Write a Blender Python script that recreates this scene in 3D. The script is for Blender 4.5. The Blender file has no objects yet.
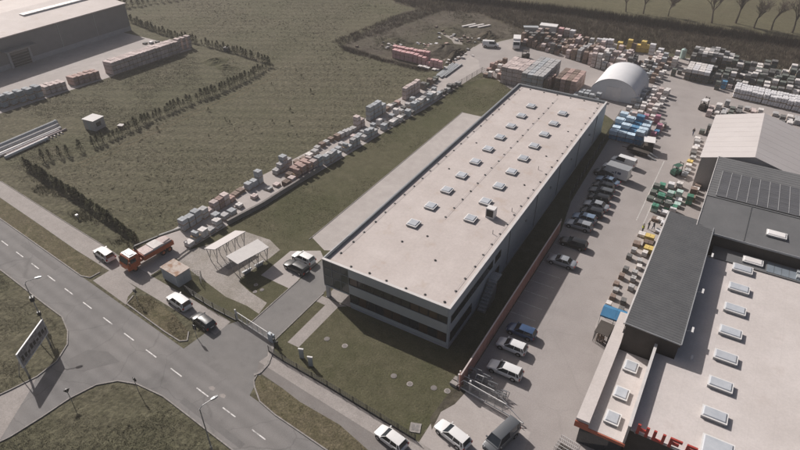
import bpy, bmesh, math, random
import numpy as np
from mathutils import Vector, Matrix
R = math.radians
rng = random.Random(11)
sc = bpy.context.scene
C = sc.collection

# ---------------------------------------------------------------- camera, sky, sun, exposure
cd = bpy.data.cameras.new('drone_camera')
cam = bpy.data.objects.new('drone_camera', cd); C.objects.link(cam)
cam.location = (0, 0, 60.0)
cam.rotation_euler = (math.pi/2 - 0.6129, 0, 0.5345)
cd.sensor_width = 36.0; cd.lens = 36.0*595.935/800.0
cd.clip_start = 0.5; cd.clip_end = 6000
sc.camera = cam
SUN = Vector((-9.1, 3.45, 7.3)).normalized()          # towards the sun
w = bpy.data.worlds.new('World'); sc.world = w; w.use_nodes = True
wn = w.node_tree.nodes; wl = w.node_tree.links
sky = wn.new('ShaderNodeTexSky'); sky.sky_type = 'NISHITA'; sky.sun_disc = False
sky.sun_elevation = math.asin(SUN.z); sky.sun_rotation = math.atan2(SUN.x, SUN.y)
sky.air_density = 0.8; sky.dust_density = 5.0; sky.ozone_density = 0.4
wl.new(sky.outputs[0], wn['Background'].inputs[0]); wn['Background'].inputs[1].default_value = 0.051
sl = bpy.data.lights.new('sun', 'SUN'); sl.energy = 4.0; sl.angle = R(0.55); sl.color = (1.0, 0.945, 0.905)
so = bpy.data.objects.new('sun', sl); C.objects.link(so)
so.rotation_euler = (-SUN).to_track_quat('-Z', 'Y').to_euler(); so.location = (-150, 60, 120)
vs = sc.view_settings
vs.view_transform = 'Standard'; vs.look = 'None'; vs.exposure = 0.37; vs.gamma = 1.0; vs.use_curve_mapping = False

# ---------------------------------------------------------------- materials
M = {}
def mat(name, c1, c2=None, scale=1.0, rough=0.8, bump=0.0, bscale=None, big=0.0, bigscale=0.03, bigcol=None,
        rand=0.0, metal=0.0, spec=0.3, detail=6.0, contrast=(0.3, 0.7), fine=0.0, finescale=6.0, coat=0.0, stain=None):
    m = bpy.data.materials.new(name); m.use_nodes = True
    nt = m.node_tree; n = nt.nodes; L = nt.links
    b = n['Principled BSDF']
    b.inputs['Roughness'].default_value = rough; b.inputs['Metallic'].default_value = metal
    b.inputs['Specular IOR Level'].default_value = spec; b.inputs['Coat Weight'].default_value = coat
    geo = n.new('ShaderNodeNewGeometry'); pos = geo.outputs['Position']
    def noise(s, det=detail):
        t = n.new('ShaderNodeTexNoise'); t.inputs['Scale'].default_value = s; t.inputs['Detail'].default_value = det
        t.inputs['Roughness'].default_value = 0.62
        L.new(pos, t.inputs['Vector']); return t.outputs['Fac']
    def ramp(f, a, c):
        r = n.new('ShaderNodeMapRange'); r.inputs[1].default_value = a; r.inputs[2].default_value = c
        L.new(f, r.inputs[0]); return r.outputs[0]
    def mix(f, a, c, mode='MIX'):
        x = n.new('ShaderNodeMix'); x.data_type = 'RGBA'; x.blend_type = mode
        for s, v in ((0, f), (6, a), (7, c)):
            if hasattr(v, 'is_linked') or hasattr(v, 'links'): L.new(v, x.inputs[s])
            elif s == 0: x.inputs[0].default_value = v
            else: x.inputs[s].default_value = (*v, 1)
        return x.outputs[2]
    c2 = c2 or c1
    col = mix(ramp(noise(scale), *contrast), c1, c2)
    if big: col = mix(ramp(noise(bigscale, 4.0), 0.42, 0.62), col, mix(big, col, bigcol or c2))
    if fine:
        f = ramp(noise(finescale, 3.0), 0.3, 0.7)
        g = n.new('ShaderNodeMapRange'); g.inputs[3].default_value = 1 - fine; g.inputs[4].default_value = 1 + fine
        L.new(f, g.inputs[0])
        hsv = n.new('ShaderNodeHueSaturation'); L.new(g.outputs[0], hsv.inputs['Value']); L.new(col, hsv.inputs['Color'])
        col = hsv.outputs[0]
    if stain:
        st_ = ramp(noise(stain[0], 5.0), stain[1], stain[1]+.1)
        mm_ = n.new('ShaderNodeMath'); mm_.operation = 'MULTIPLY'; mm_.inputs[1].default_value = stain[2]; L.new(st_, mm_.inputs[0])
        col = mix(mm_.outputs[0], col, stain[3])
    if rand:
        oi = n.new('ShaderNodeObjectInfo')
        g = n.new('ShaderNodeMapRange'); g.inputs[3].default_value = 1 - rand; g.inputs[4].default_value = 1 + rand
        L.new(oi.outputs['Random'], g.inputs[0])
        hsv = n.new('ShaderNodeHueSaturation'); L.new(g.outputs[0], hsv.inputs['Value']); L.new(col, hsv.inputs['Color'])
        col = hsv.outputs[0]
    L.new(col, b.inputs['Base Color'])
    if bump:
        bp = n.new('ShaderNodeBump'); bp.inputs['Strength'].default_value = 1.0; bp.inputs['Distance'].default_value = bump
        L.new(noise(bscale or scale*3), bp.inputs['Height']); L.new(bp.outputs[0], b.inputs['Normal'])
    M[name] = m
    return m
def lines(m, scale, axis, strength, col, thick=0.06, offset=0.0):
    """thin joint lines every 1/scale metres along an axis of the place"""
    nt = m.node_tree; n = nt.nodes; L = nt.links; b = n['Principled BSDF']
    geo = n.new('ShaderNodeNewGeometry'); sp = n.new('ShaderNodeSeparateXYZ'); L.new(geo.outputs['Position'], sp.inputs[0])
    mu = n.new('ShaderNodeMath'); mu.operation = 'MULTIPLY_ADD'; mu.inputs[1].default_value = scale; mu.inputs[2].default_value = offset
    L.new(sp.outputs[axis], mu.inputs[0])
    fr = n.new('ShaderNodeMath'); fr.operation = 'FRACT'; L.new(mu.outputs[0], fr.inputs[0])
    lt = n.new('ShaderNodeMath'); lt.operation = 'LESS_THAN'; lt.inputs[1].default_value = thick; L.new(fr.outputs[0], lt.inputs[0])
    st = n.new('ShaderNodeMath'); st.operation = 'MULTIPLY'; st.inputs[1].default_value = strength; L.new(lt.outputs[0], st.inputs[0])
    old = b.inputs['Base Color'].links[0].from_socket
    x = n.new('ShaderNodeMix'); x.data_type = 'RGBA'; L.new(st.outputs[0], x.inputs[0]); L.new(old, x.inputs[6]); x.inputs[7].default_value = (*col, 1)
    L.new(x.outputs[2], b.inputs['Base Color'])
def cracks(m, scale, strength, col, width=0.012):
    nt = m.node_tree; n = nt.nodes; L = nt.links; b = n['Principled BSDF']
    geo = n.new('ShaderNodeNewGeometry')
    nz = n.new('ShaderNodeTexNoise'); nz.inputs['Scale'].default_value = scale*2.5; nz.inputs['Detail'].default_value = 4
    L.new(geo.outputs['Position'], nz.inputs['Vector'])
    va = n.new('ShaderNodeVectorMath'); va.operation = 'MULTIPLY_ADD'; va.inputs[1].default_value = (2.2, 2.2, 0)
    L.new(nz.outputs['Color'], va.inputs[0]); L.new(geo.outputs['Position'], va.inputs[2])
    v = n.new('ShaderNodeTexVoronoi'); v.feature = 'DISTANCE_TO_EDGE'; v.inputs['Scale'].default_value = scale
    L.new(va.outputs[0], v.inputs['Vector'])
    lt = n.new('ShaderNodeMapRange'); lt.inputs[1].default_value = 0; lt.inputs[2].default_value = width; lt.inputs[3].default_value = strength; lt.inputs[4].default_value = 0
    L.new(v.outputs['Distance'], lt.inputs[0])
    old = b.inputs['Base Color'].links[0].from_socket
    x = n.new('ShaderNodeMix'); x.data_type = 'RGBA'; L.new(lt.outputs[0], x.inputs[0]); L.new(old, x.inputs[6]); x.inputs[7].default_value = (*col, 1)
    L.new(x.outputs[2], b.inputs['Base Color'])

mat('field', (.078, .072, .047), (.120, .110, .076), scale=.8, rough=.95, bump=.30, bscale=1.3, big=.55, bigscale=.035, bigcol=(.070, .071, .041), stain=(.11, .60, .5, (.125, .108, .078)), fine=.36, finescale=1.5, spec=.1)
mat('meadow', (.082, .078, .046), (.122, .112, .070), scale=.4, rough=.95, bump=.2, bscale=1.2, big=.5, bigscale=.03, bigcol=(.08, .07, .045), fine=.2, finescale=1.5, spec=.1)
mat('lawn', (.066, .063, .037), (.106, .098, .062), scale=.6, rough=.95, bump=.10, bscale=3, big=.55, bigscale=.09, bigcol=(.058, .062, .030), stain=(.35, .60, .4, (.125, .11, .075)), fine=.25, finescale=5, spec=.1)
mat('verge', (.062, .058, .030), (.150, .128, .085), scale=.9, rough=.95, bump=.12, bscale=3, big=.6, bigscale=.15, bigcol=(.10, .084, .056), fine=.35, finescale=4, spec=.1)
mat('mud', (.055, .046, .037), (.108, .095, .076), scale=.22, rough=.95, bump=.25, bscale=.8, big=.6, bigscale=.05, bigcol=(.062, .060, .036), fine=.3, finescale=1.2, spec=.1)
mat('brush_floor', (.056, .047, .036), (.090, .075, .058), scale=.3, rough=.95, bump=.3, bscale=1, big=.5, bigscale=.05, bigcol=(.075, .070, .042), fine=.3, finescale=1.4, spec=.1)
mat('asphalt', (.150, .144, .141), (.182, .175, .171), scale=.5, rough=.9, bump=.01, bscale=30, big=.55, bigscale=.07, bigcol=(.210, .198, .190), stain=(.16, .60, .45, (.105, .101, .099)), fine=.12, finescale=9, spec=.25)
cracks(M['asphalt'], .13, .35, (.07, .068, .066))
def tracks(m, k, c, period, amp):
    nt = m.node_tree; n = nt.nodes; L = nt.links; b = n['Principled BSDF']
    geo = n.new('ShaderNodeNewGeometry'); d = n.new('ShaderNodeVectorMath'); d.operation = 'DOT_PRODUCT'; d.inputs[1].default_value = (k, 1, 0)
    L.new(geo.outputs['Position'], d.inputs[0])
    a = n.new('ShaderNodeMath'); a.operation = 'MULTIPLY_ADD'; a.inputs[1].default_value = 6.2832/period; a.inputs[2].default_value = -6.2832/period*c; L.new(d.outputs['Value'], a.inputs[0])
    co = n.new('ShaderNodeMath'); co.operation = 'COSINE'; L.new(a.outputs[0], co.inputs[0])
    g = n.new('ShaderNodeMapRange'); g.inputs[1].default_value = -1; g.inputs[3].default_value = 1+amp; g.inputs[4].default_value = 1-amp; L.new(co.outputs[0], g.inputs[0])
    hsv = n.new('ShaderNodeHueSaturation'); L.new(g.outputs[0], hsv.inputs['Value']); old = b.inputs['Base Color'].links[0].from_socket
    L.new(old, hsv.inputs['Color']); L.new(hsv.outputs[0], b.inputs['Base Color'])
tracks(M['asphalt'], .1075, 24.57, 1.85, .07)
tracks(M['field'], -.55, 3.0, 4.6, .09)
mat('asphalt_patch', (.128, .123, .12), (.158, .152, .148), scale=.7, rough=.9, bump=.01, bscale=30, big=.5, bigscale=.2, bigcol=(.16, .15, .145), fine=.12, finescale=9)
mat('drive_asphalt', (.148, .142, .138), (.180, .173, .168), scale=.8, rough=.9, bump=.01, bscale=30, big=.4, bigscale=.15, bigcol=(.20, .19, .182), stain=(.25, .58, .4, (.12, .115, .11)), fine=.1, finescale=9)
mat('bike_path', (.165, .150, .142), (.205, .19, .18), scale=.8, rough=.9, bump=.01, bscale=25, big=.4, bigscale=.1, bigcol=(.15, .138, .13), fine=.12, finescale=7)
mat('pavement', (.255, .232, .218), (.32, .293, .276), scale=.9, rough=.9, bump=.01, bscale=14, big=.4, bigscale=.12, bigcol=(.235, .21, .195), fine=.14, finescale=5)
lines(M['pavement'], 1.0, 0, .15, (.16, .145, .135), .05)
mat('yard', (.265, .240, .229), (.312, .284, .272), scale=.35, rough=.88, bump=.008, bscale=18, big=.6, bigscale=.05, bigcol=(.335, .305, .292), stain=(.2, .61, .35, (.20, .178, .165)), fine=.09, finescale=6, spec=.3)
cracks(M['yard'], .09, .12, (.15, .138, .13), .01)
mat('concrete_light', (.33, .30, .285), (.40, .365, .348), scale=.5, rough=.9, bump=.008, bscale=10, big=.5, bigscale=.09, bigcol=(.30, .272, .255), fine=.08, finescale=5)
lines(M['concrete_light'], .25, 1, .25, (.22, .20, .19), .012)
mat('gravel_pale', (.25, .228, .208), (.33, .302, .28), scale=1.4, rough=.95, bump=.03, bscale=9, big=.6, bigscale=.2, bigcol=(.19, .172, .14), fine=.25, finescale=5)
mat('kerb_stone', (.20, .185, .175), (.29, .27, .255), scale=2, rough=.9, fine=.2, finescale=3)
mat('paint_white', (.26, .25, .245), (.60, .585, .57), scale=1.6, contrast=(.36, .52), rough=.7, fine=.15, finescale=5)
mat('paint_worn', (.36, .34, .33), (.52, .50, .48), scale=2, rough=.8, fine=.2, finescale=4)
# building surfaces
mat('roof_membrane', (.43, .382, .362), (.50, .45, .428), scale=.25, rough=.75, bump=.004, bscale=8, big=.55, bigscale=.08, bigcol=(.40, .352, .33), fine=.06, finescale=3, spec=.35, stain=(.32, .585, .32, (.36, .27, .205)))
lines(M['roof_membrane'], .5, 0, .16, (.30, .265, .25), .03)
lines(M['roof_membrane'], .125, 1, .12, (.30, .265, .25), .01)
mat('flat_roof_white', (.48, .442, .424), (.55, .508, .49), scale=.3, rough=.75, bump=.004, bscale=8, big=.5, bigscale=.12, bigcol=(.44, .40, .38), fine=.06, finescale=4, spec=.35, stain=(.30, .60, .30, (.36, .31, .285)))
lines(M['flat_roof_white'], .42, 0, .16, (.33, .30, .285), .025)
mat('white_sheet', (.44, .41, .40), (.49, .46, .45), scale=.3, rough=.6, big=.35, bigscale=.15, bigcol=(.41, .38, .37), fine=.03, finescale=3)
mat('canopy_grey', (.36, .345, .34), (.41, .395, .385), scale=.7, rough=.6, fine=.06)
mat('panel_grey', (.36, .385, .395), (.40, .425, .435), scale=.6, rough=.5, big=.3, bigscale=.2, bigcol=(.34, .36, .37), fine=.04, metal=.1)
mat('panel_bluegrey', (.32, .36, .395), (.36, .40, .435), scale=.6, rough=.5, big=.3, bigscale=.2, bigcol=(.30, .335, .37), fine=.05, metal=.1)
mat('parapet_metal', (.20, .22, .235), (.24, .26, .275), scale=1, rough=.5, metal=.2, fine=.05)
mat('coping_pale', (.48, .46, .45), (.56, .54, .53), scale=1, rough=.5, fine=.05)
mat('roof_dark', (.092, .094, .098), (.118, .12, .123), scale=.5, rough=.55, big=.4, bigscale=.15, bigcol=(.125, .126, .128), fine=.06, finescale=4, metal=.15)
mat('roof_grey', (.125, .127, .13), (.150, .151, .153), scale=.4, rough=.55, big=.4, bigscale=.1, bigcol=(.165, .165, .167), fine=.05, finescale=4, metal=.15)
mat('wall_brown', (.055, .047, .041), (.072, .062, .055), scale=.8, rough=.8, fine=.08)
mat('wall_render', (.42, .39, .37), (.48, .45, .43), scale=.6, rough=.9, big=.4, bigscale=.3, bigcol=(.36, .33, .31), fine=.06)
mat('warehouse_wall', (.155, .158, .165), (.185, .187, .193), scale=.5, rough=.6, big=.3, bigscale=.1, bigcol=(.17, .165, .165), fine=.05)
mat('plinth_grey', (.28, .29, .31), (.34, .35, .37), scale=.8, rough=.85, fine=.07)
mat('glass_dark', (.018, .022, .028), (.028, .034, .04), scale=.8, rough=.07, spec=.6)
mat('glass_brown', (.055, .038, .028), (.085, .058, .042), scale=.8, rough=.12, spec=.45)
mat('glass_green', (.045, .058, .058), (.075, .088, .085), scale=.35, rough=.06, spec=.7)
mat('glass_sky', (.16, .19, .22), (.22, .25, .28), scale=.6, rough=.12, spec=.6)
mat('skylight_dome', (.36, .385, .42), (.46, .48, .51), scale=.9, rough=.25, spec=.5, rand=.06)
mat('skylight_white', (.62, .60, .59), (.70, .68, .67), scale=1, rough=.4, rand=.05)
mat('frame_metal', (.30, .31, .32), (.36, .37, .38), scale=2, rough=.45, metal=.3)
mat('frame_white', (.58, .57, .56), (.66, .65, .64), scale=2, rough=.5)
mat('black_metal', (.022, .022, .023), (.035, .034, .034), scale=3, rough=.5)
mat('galvanised', (.26, .265, .27), (.36, .36, .365), scale=3, rough=.45, metal=.4, fine=.1)
mat('fascia_red', (.36, .105, .062), (.42, .13, .078), scale=1.5, rough=.6)
mat('sign_red', (.34, .045, .035), (.40, .06, .045), scale=2, rough=.5)
mat('fence_brown', (.34, .175, .145), (.42, .23, .195), scale=1.2, rough=.85, rand=.10, fine=.1)
mat('fence_cap', (.42, .36, .345), (.50, .44, .42), scale=1.5, rough=.7)
mat('rust', (.27, .17, .115), (.43, .375, .335), scale=1.1, rough=.9, fine=.12, contrast=(.36, .56))
mat('solar_cell', (.072, .073, .080), (.092, .093, .10), scale=.5, rough=.5, spec=.3, rand=.10)
mat('solar_frame', (.34, .34, .345), (.40, .40, .405), scale=2, rough=.5, metal=.3)
mat('tent_white', (.60, .60, .61), (.66, .66, .67), scale=.5, rough=.5, big=.3, bigscale=.3, bigcol=(.55, .57, .60), fine=.03)
mat('rubber', (.014, .014, .014), (.022, .021, .02), scale=5, rough=.85)
mat('rim', (.32, .32, .33), (.42, .42, .43), scale=4, rough=.35, metal=.7)
mat('lamp_glass', (.55, .56, .58), (.7, .71, .72), scale=4, rough=.15)
mat('tail_red', (.32, .015, .012), (.38, .02, .016), scale=4, rough=.25)
mat('timber', (.24, .165, .10), (.36, .27, .18), scale=3, rough=.9, rand=.2, fine=.2)
for nm, c in (('car_white', (.66, .655, .65)), ('car_silver', (.34, .355, .375)), ('car_dark', (.028, .031, .036)), ('car_blue', (.045, .085, .17)),
              ('car_grey', (.115, .122, .13)), ('car_lightblue', (.20, .27, .36)), ('car_black', (.016, .017, .019))):
    mat(nm, c, tuple(v*1.06 for v in c), scale=1, rough=.32, spec=.5, metal=.0 if nm == 'car_white' else .25, coat=.5)
mat('truck_orange', (.36, .085, .03), (.46, .125, .05), scale=1.5, rough=.5, fine=.12)
mat('machine_yellow', (.46, .27, .05), (.54, .33, .08), scale=2, rough=.5, fine=.12)
mat('machine_green', (.03, .085, .062), (.05, .115, .085), scale=2, rough=.5, fine=.12)
# stock on pallets
def stock(nm, c, v=.14, c2=None, rough=.85, bump=.0):
    mat(nm, c, c2 or tuple(min(.9, x*1.22) for x in c), scale=1.6, rough=rough, rand=v, fine=.14, finescale=3.5, bump=bump, bscale=5)
stock('stock_grey', (.32, .315, .315)); stock('stock_bluegrey', (.30, .315, .33)); stock('stock_pale', (.50, .475, .46)); stock('stock_paleblue', (.42, .52, .60))
stock('stock_pink', (.41, .345, .33), .2); stock('stock_red', (.31, .222, .20), .22); stock('stock_brickpink', (.46, .29, .29)); stock('stock_brown', (.17, .128, .108), .25)
stock('stock_dark', (.11, .108, .106), .3); stock('stock_darkgreen', (.10, .11, .10), .3)
stock('stock_blue', (.075, .19, .33), .15, (.14, .30, .46), .35); stock('stock_white', (.56, .55, .56), .08, (.66, .65, .66), .4, .05)
stock('stock_yellow', (.48, .36, .12), .12); stock('stock_green', (.05, .17, .115), .2, (.10, .27, .19), .4); stock('stock_magenta', (.30, .14, .19), .2)
stock('stock_mint', (.36, .46, .43), .12)
# vegetation
mat('conifer', (.042, .047, .024), (.086, .083, .047), scale=2.2, rough=.9, rand=.25, spec=.1)
mat('bark', (.060, .048, .039), (.10, .082, .068), scale=3, rough=.95, spec=.1)
mat('twig', (.085, .068, .058), (.13, .108, .092), scale=.4, rough=.95, spec=.05)
mat('brush_brown', (.085, .068, .054), (.150, .124, .098), scale=.12, rough=.95, spec=.05, contrast=(.35, .65))
mat('hedge_dark', (.030, .023, .019), (.056, .044, .037), scale=.3, rough=.95, spec=.05)
mat('grass_blade', (.085, .077, .050), (.155, .135, .095), scale=.12, rough=.9, spec=.08, contrast=(.35, .65))
mat('weed', (.084, .080, .045), (.13, .118, .074), scale=.5, rough=.9, spec=.1)
mat('skin', (.42, .27, .20), rough=.6); mat('hair', (.03, .022, .018), rough=.8)
mat('cloth_dark', (.02, .021, .026), (.03, .031, .036), rough=.9); mat('cloth_blue', (.05, .07, .13), rough=.9)
mat('cloth_vest', (.48, .52, .06), rough=.8); mat('cloth_grey', (.13, .13, .14), rough=.9)
mat('poster', (.20, .185, .18), (.34, .32, .31), scale=2.2, rough=.6, contrast=(.45, .55))
mat('blue_canvas', (.045, .17, .32), (.06, .21, .38), scale=1, rough=.7, fine=.06)

# ---------------------------------------------------------------- mesh builder
class MB:
    def __init__(s): s.v = []; s.f = []
    def add(s, vs, fs):
        o = len(s.v); s.v += [tuple(p) for p in vs]; s.f += [tuple(i+o for i in f) for f in fs]; return s
    def box(s, x0, y0, z0, x1, y1, z1):
        return s.add([(x0,y0,z0),(x1,y0,z0),(x1,y1,z0),(x0,y1,z0),(x0,y0,z1),(x1,y0,z1),(x1,y1,z1),(x0,y1,z1)],
                     [(0,3,2,1),(4,5,6,7),(0,1,5,4),(1,2,6,5),(2,3,7,6),(3,0,4,7)])
    def obox(s, c, size, rz=0.0):
        a, b, h = size[0]/2, size[1]/2, size[2]; ca, sa = math.cos(rz), math.sin(rz)
        P_ = [(c[0]+ca*x-sa*y, c[1]+sa*x+ca*y, c[2]+z) for z in (0, h) for x, y in ((-a,-b),(a,-b),(a,b),(-a,b))]
        return s.add(P_, [(0,3,2,1),(4,5,6,7),(0,1,5,4),(1,2,6,5),(2,3,7,6),(3,0,4,7)])
    def prism(s, poly, z0, z1):
        n = len(poly)
        if sum(poly[i][0]*poly[(i+1)%n][1]-poly[(i+1)%n][0]*poly[i][1] for i in range(n)) < 0: poly = poly[::-1]
        return s.add([(p[0],p[1],z0) for p in poly]+[(p[0],p[1],z1) for p in poly],
                     [tuple(range(n-1,-1,-1)), tuple(range(n,2*n))]+[(i,(i+1)%n,n+(i+1)%n,n+i) for i in range(n)])
    def sheet(s, poly, z):
        n = len(poly)
        if sum(poly[i][0]*poly[(i+1)%n][1]-poly[(i+1)%n][0]*poly[i][1] for i in range(n)) < 0: poly = poly[::-1]
        return s.add([(p[0],p[1],z) for p in poly], [tuple(range(n))])
    def face(s, pts): return s.add(pts, [tuple(range(len(pts)))])
    def tube(s, p0, p1, r0, r1=None, n=6, cap=True):
        r1 = r0 if r1 is None else r1
        p0 = Vector(p0); p1 = Vector(p1); d = (p1-p0)
        if d.length < 1e-6: return s
        d.normalize(); u = d.orthogonal().normalized(); q = d.cross(u)
        ring = lambda p, r: [p+u*(r*math.cos(2*math.pi*i/n))+q*(r*math.sin(2*math.pi*i/n)) for i in range(n)]
        fs = [(i,(i+1)%n,n+(i+1)%n,n+i) for i in range(n)]
        if cap: fs += [tuple(range(n-1,-1,-1)), tuple(range(n,2*n))]
        return s.add([tuple(x) for x in ring(p0,r0)+ring(p1,r1)], fs)
    def loft(s, rings, cap=True, closed=True):
        n = len(rings[0]); vs_ = [p for r in rings for p in r]; fs = []
        for k in range(len(rings)-1):
            for i in range(n if closed else n-1):
                j = (i+1)%n; fs.append((k*n+i, k*n+j, (k+1)*n+j, (k+1)*n+i))
        if cap: fs += [tuple(range(n-1,-1,-1)), tuple(range((len(rings)-1)*n, len(rings)*n))]
        return s.add(vs_, fs)
    def beam(s, p0, p1, wd, h):
        """box-section bar between two points, wd across, h in height"""
        p0 = Vector(p0); p1 = Vector(p1); d = (p1-p0).normalized()
        u = Vector((-d.y, d.x, 0)); u = u.normalized() if u.length > 1e-4 else Vector((1,0,0)); q = d.cross(u)
        rg = lambda p: [tuple(p+u*a*wd/2+q*b*h/2) for a, b in ((-1,-1),(1,-1),(1,1),(-1,1))]
        return s.loft([rg(p0), rg(p1)])
    def mesh(s, name, smooth=False):
        m = bpy.data.meshes.new(name); m.from_pydata(s.v, [], s.f)
        bm = bmesh.new(); bm.from_mesh(m); bmesh.ops.recalc_face_normals(bm, faces=bm.faces); bm.to_mesh(m); bm.free()
        if smooth:
            m.polygons.foreach_set('use_smooth', [True]*len(m.polygons))
            try: m.set_sharp_from_angle(angle=R(38))
            except Exception: pass
        return m
def wloc(o):
    v = Vector((0,0,0))
    while o: v += o.location; o = o.parent
    return v
def obj(name, mb, material, parent=None, world=False, smooth=False):
    """one mesh object; world=True: the vertices are in the place's metres and move into the parent's frame"""
    if world and parent:
        d = wloc(parent); mb.v = [(a-d.x, b-d.y, c-d.z) for a, b, c in mb.v]
    me = mb if isinstance(mb, bpy.types.Mesh) else mb.mesh(name, smooth)
    o = bpy.data.objects.new(name, me); C.objects.link(o)
    if not me.materials: me.materials.append(M[material])
    if parent: o.parent = parent
    return o
def tag(o, label, cat, group=None):
    o['label'] = label; o['category'] = cat
    if group: o['group'] = group
    return o
def thing(name, label, cat, loc=(0,0,0), rz=0.0, group=None):
    o = bpy.data.objects.new(name, None); C.objects.link(o); o.empty_display_size = .3
    o.location = loc; o.rotation_euler = (0,0,rz)
    return tag(o, label, cat, group)
def struct(name, mb, material, parent=None):
    o = obj(name, mb, material, parent, world=True)
    if not parent: o['kind'] = 'structure'
    return o
def inst(name, me, material, parent, loc=(0,0,0), scale=(1,1,1), rz=0.0):
    """an alike piece that shares its mesh, with a material of its own"""
    o = bpy.data.objects.new(name, me); C.objects.link(o); o.parent = parent
    o.location = loc; o.scale = scale; o.rotation_euler = (0,0,rz)
    if not me.materials: me.materials.append(M[material])
    o.material_slots[0].link = 'OBJECT'; o.material_slots[0].material = M[material]
    return o
def dup(root, loc, rz, label=None):
    r = root.copy(); C.objects.link(r); r.location = loc; r.rotation_euler = (0,0,rz)
    if label: r['label'] = label
    for ch in root.children:
        c = ch.copy(); C.objects.link(c); c.parent = r
        for g in ch.children:
            d = g.copy(); C.objects.link(d); d.parent = c
    return r
def nth(i):
    w_ = ['first','second','third','fourth','fifth','sixth','seventh','eighth','ninth','tenth','eleventh','twelfth']
    return w_[i-1] if i <= 12 else '%d%s' % (i, 'th' if 10 <= i % 100 <= 20 else {1:'st',2:'nd',3:'rd'}.get(i%10,'th'))
def arc(cx, cy, r, a0, a1, n=8):
    return [(cx+r*math.cos(R(a0+(a1-a0)*i/n)), cy+r*math.sin(R(a0+(a1-a0)*i/n))) for i in range(n+1)]

# ---------------------------------------------------------------- ground and paving
struct('ground', MB().sheet([(-1500,-700),(1500,-700),(1500,1800),(-1500,1800)], 0), 'field')
def north(x): return 38.9 - .104*(x+105.6)              # street edges
def south(x): return 30.6 - .096*(x+91.4)
xs = [-260,-160,-106,-90,-78,-66,-54,-40,-28,0,60]
street = struct('street', MB().sheet([(x, north(x)) for x in xs]+[(x, south(x)) for x in xs[::-1]], .012), 'asphalt')
side = [(-73.5,28.95),(-70.2,27.6),(-68.0,26.0),(-66.5,23.4),(-66.3,20.5),(-67.2,17.5),(-69.5,11),(-80,-20),(-71,-24),(-62.5,8.5),(-60.6,13.5),(-60.0,17),(-59.6,20.5),(-58.6,23.5),(-56.8,25.3),(-54.3,26.2),(-50,26.55),(-50,28.5)]
struct('side_road', MB().sheet(side, .008), 'asphalt')
struct('concrete_lane', MB().sheet([(-69.2,22.0),(-65.2,19.0),(-61.0,12.2),(-62.9,7.5),(-71,-23.5),(-79.6,-20),(-69.2,11),(-66.9,17.5),(-66.2,20.3)][1:], .016), 'pavement')
struct('asphalt_repair', MB().sheet([(-95,37.0),(-84,35.85),(-84,34.9),(-95,36.05)], .016), 'asphalt_patch')
struct('asphalt_repair', MB().sheet([(-47.5,27.0),(-36.5,25.9),(-36.5,26.7),(-47.5,27.8)], .016), 'asphalt_patch')
struct('asphalt_repair', MB().sheet([(-65.66,23.83),(-64.79,26.81),(-62.16,27.94),(-59.29,27.59),(-61.13,25.32),(-61.89,24.09),(-63.53,23.51)], .016), 'asphalt_patch')
# field-side path, verges
struct('pavement', MB().sheet([(-260,61.5),(-118.1,46.4),(-103.1,44.9),(-94,44.0),(-84.2,43.1),(-76.3,42.2),(-66,41.5),(-56,40.9),(-52,40.6),(-52,37.6),(-56,37.9),(-66,38.6),(-76,39.2),(-86.1,40.0),(-98.2,41.4),(-112.1,42.9),(-260,58)], .012), 'pavement')
struct('path_apron', MB().sheet([(-76.66,36.38),(-76.53,39.55),(-69.59,38.65),(-68.95,36.67),(-67.76,35.35)], .020), 'pavement')
verge_a = [(x, north(x)) for x in (-260,-160,-106,-90,-79.2)]+[(-77.6,36.6),(-77.4,38.2),(-78.5,39.3),(-86.1,39.9),(-98.2,41.3),(-112.1,42.8),(-260,57.9)]
struct('verge', MB().sheet(verge_a, .030), 'verge')
verge_b = [(-67.8,35.5),(-58.5,34.4),(-55.3,34.2),(-54.5,34.8),(-55.6,36.1),(-60,37.5),(-66.2,38.4),(-68.4,37.2)]
struct('verge_island', MB().sheet(verge_b, .030), 'verge')
verge_c = [(-42.45,35.17),(-38.10,35.12),(-34.79,34.57),(-28.62,34.34),(-23,33.0),(60,24.5),(60,22),(-27.9,30.8),(-32.09,31.17),(-36.18,31.52),(-39.03,32.07),(-41.03,33.39)]
struct('verge_strip', MB().sheet(verge_c, .030), 'verge')
struct('gate_apron', MB().sheet([(-53.9,32.6),(-40.6,31.6),(-41.9,35.6),(-42.4,38.6),(-44.2,40.9),(-51.2,41.2),(-53.4,37.6)], .007), 'drive_asphalt')
struct('bike_path', MB().sheet([(-42.68,35.62),(-38.10,35.12),(-34.79,34.57),(-28.62,34.34),(-23,33.0),(60,24.7),(60,26.4),(-18.5,34.5),(-24.76,35.35),(-36.14,36.27),(-43.49,36.92)], .016), 'bike_path')
struct('footway', MB().sheet([(-43.49,36.92),(-36.14,36.27),(-24.76,35.35),(-18.5,34.5),(60,26.4),(60,29),(-18.4,37.0),(-24.9,37.4),(-33.3,38.1),(-40.9,38.6),(-44,39.4),(-43.2,38.3)], .024), 'pavement')
def kerb(name, pts, parent=None, wd=.16, h=.12, m='kerb_stone', z=0.0):
    mb = MB()
    for i, (a, b) in enumerate(zip(pts[:-1], pts[1:])):
        d = Vector((b[0]-a[0], b[1]-a[1])); L = d.length
        mb.obox(((a[0]+b[0])/2, (a[1]+b[1])/2, z), (L+.02, wd, h + (.002 if i % 2 else 0)), math.atan2(d.y, d.x))
    return struct(name, mb, m, parent)
off = lambda pts, d: [(x, y+d) for x, y in pts]
kerb('kerb', verge_a[:7]); kerb('kerb', verge_b[-1:]+verge_b[:5]); kerb('kerb', [(-42.12,34.99),(-41.90,34.17),(-41.03,33.39),(-39.03,32.07),(-36.18,31.52),(-32.09,31.17),(-27.9,30.8),(20,25.6)])
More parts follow.
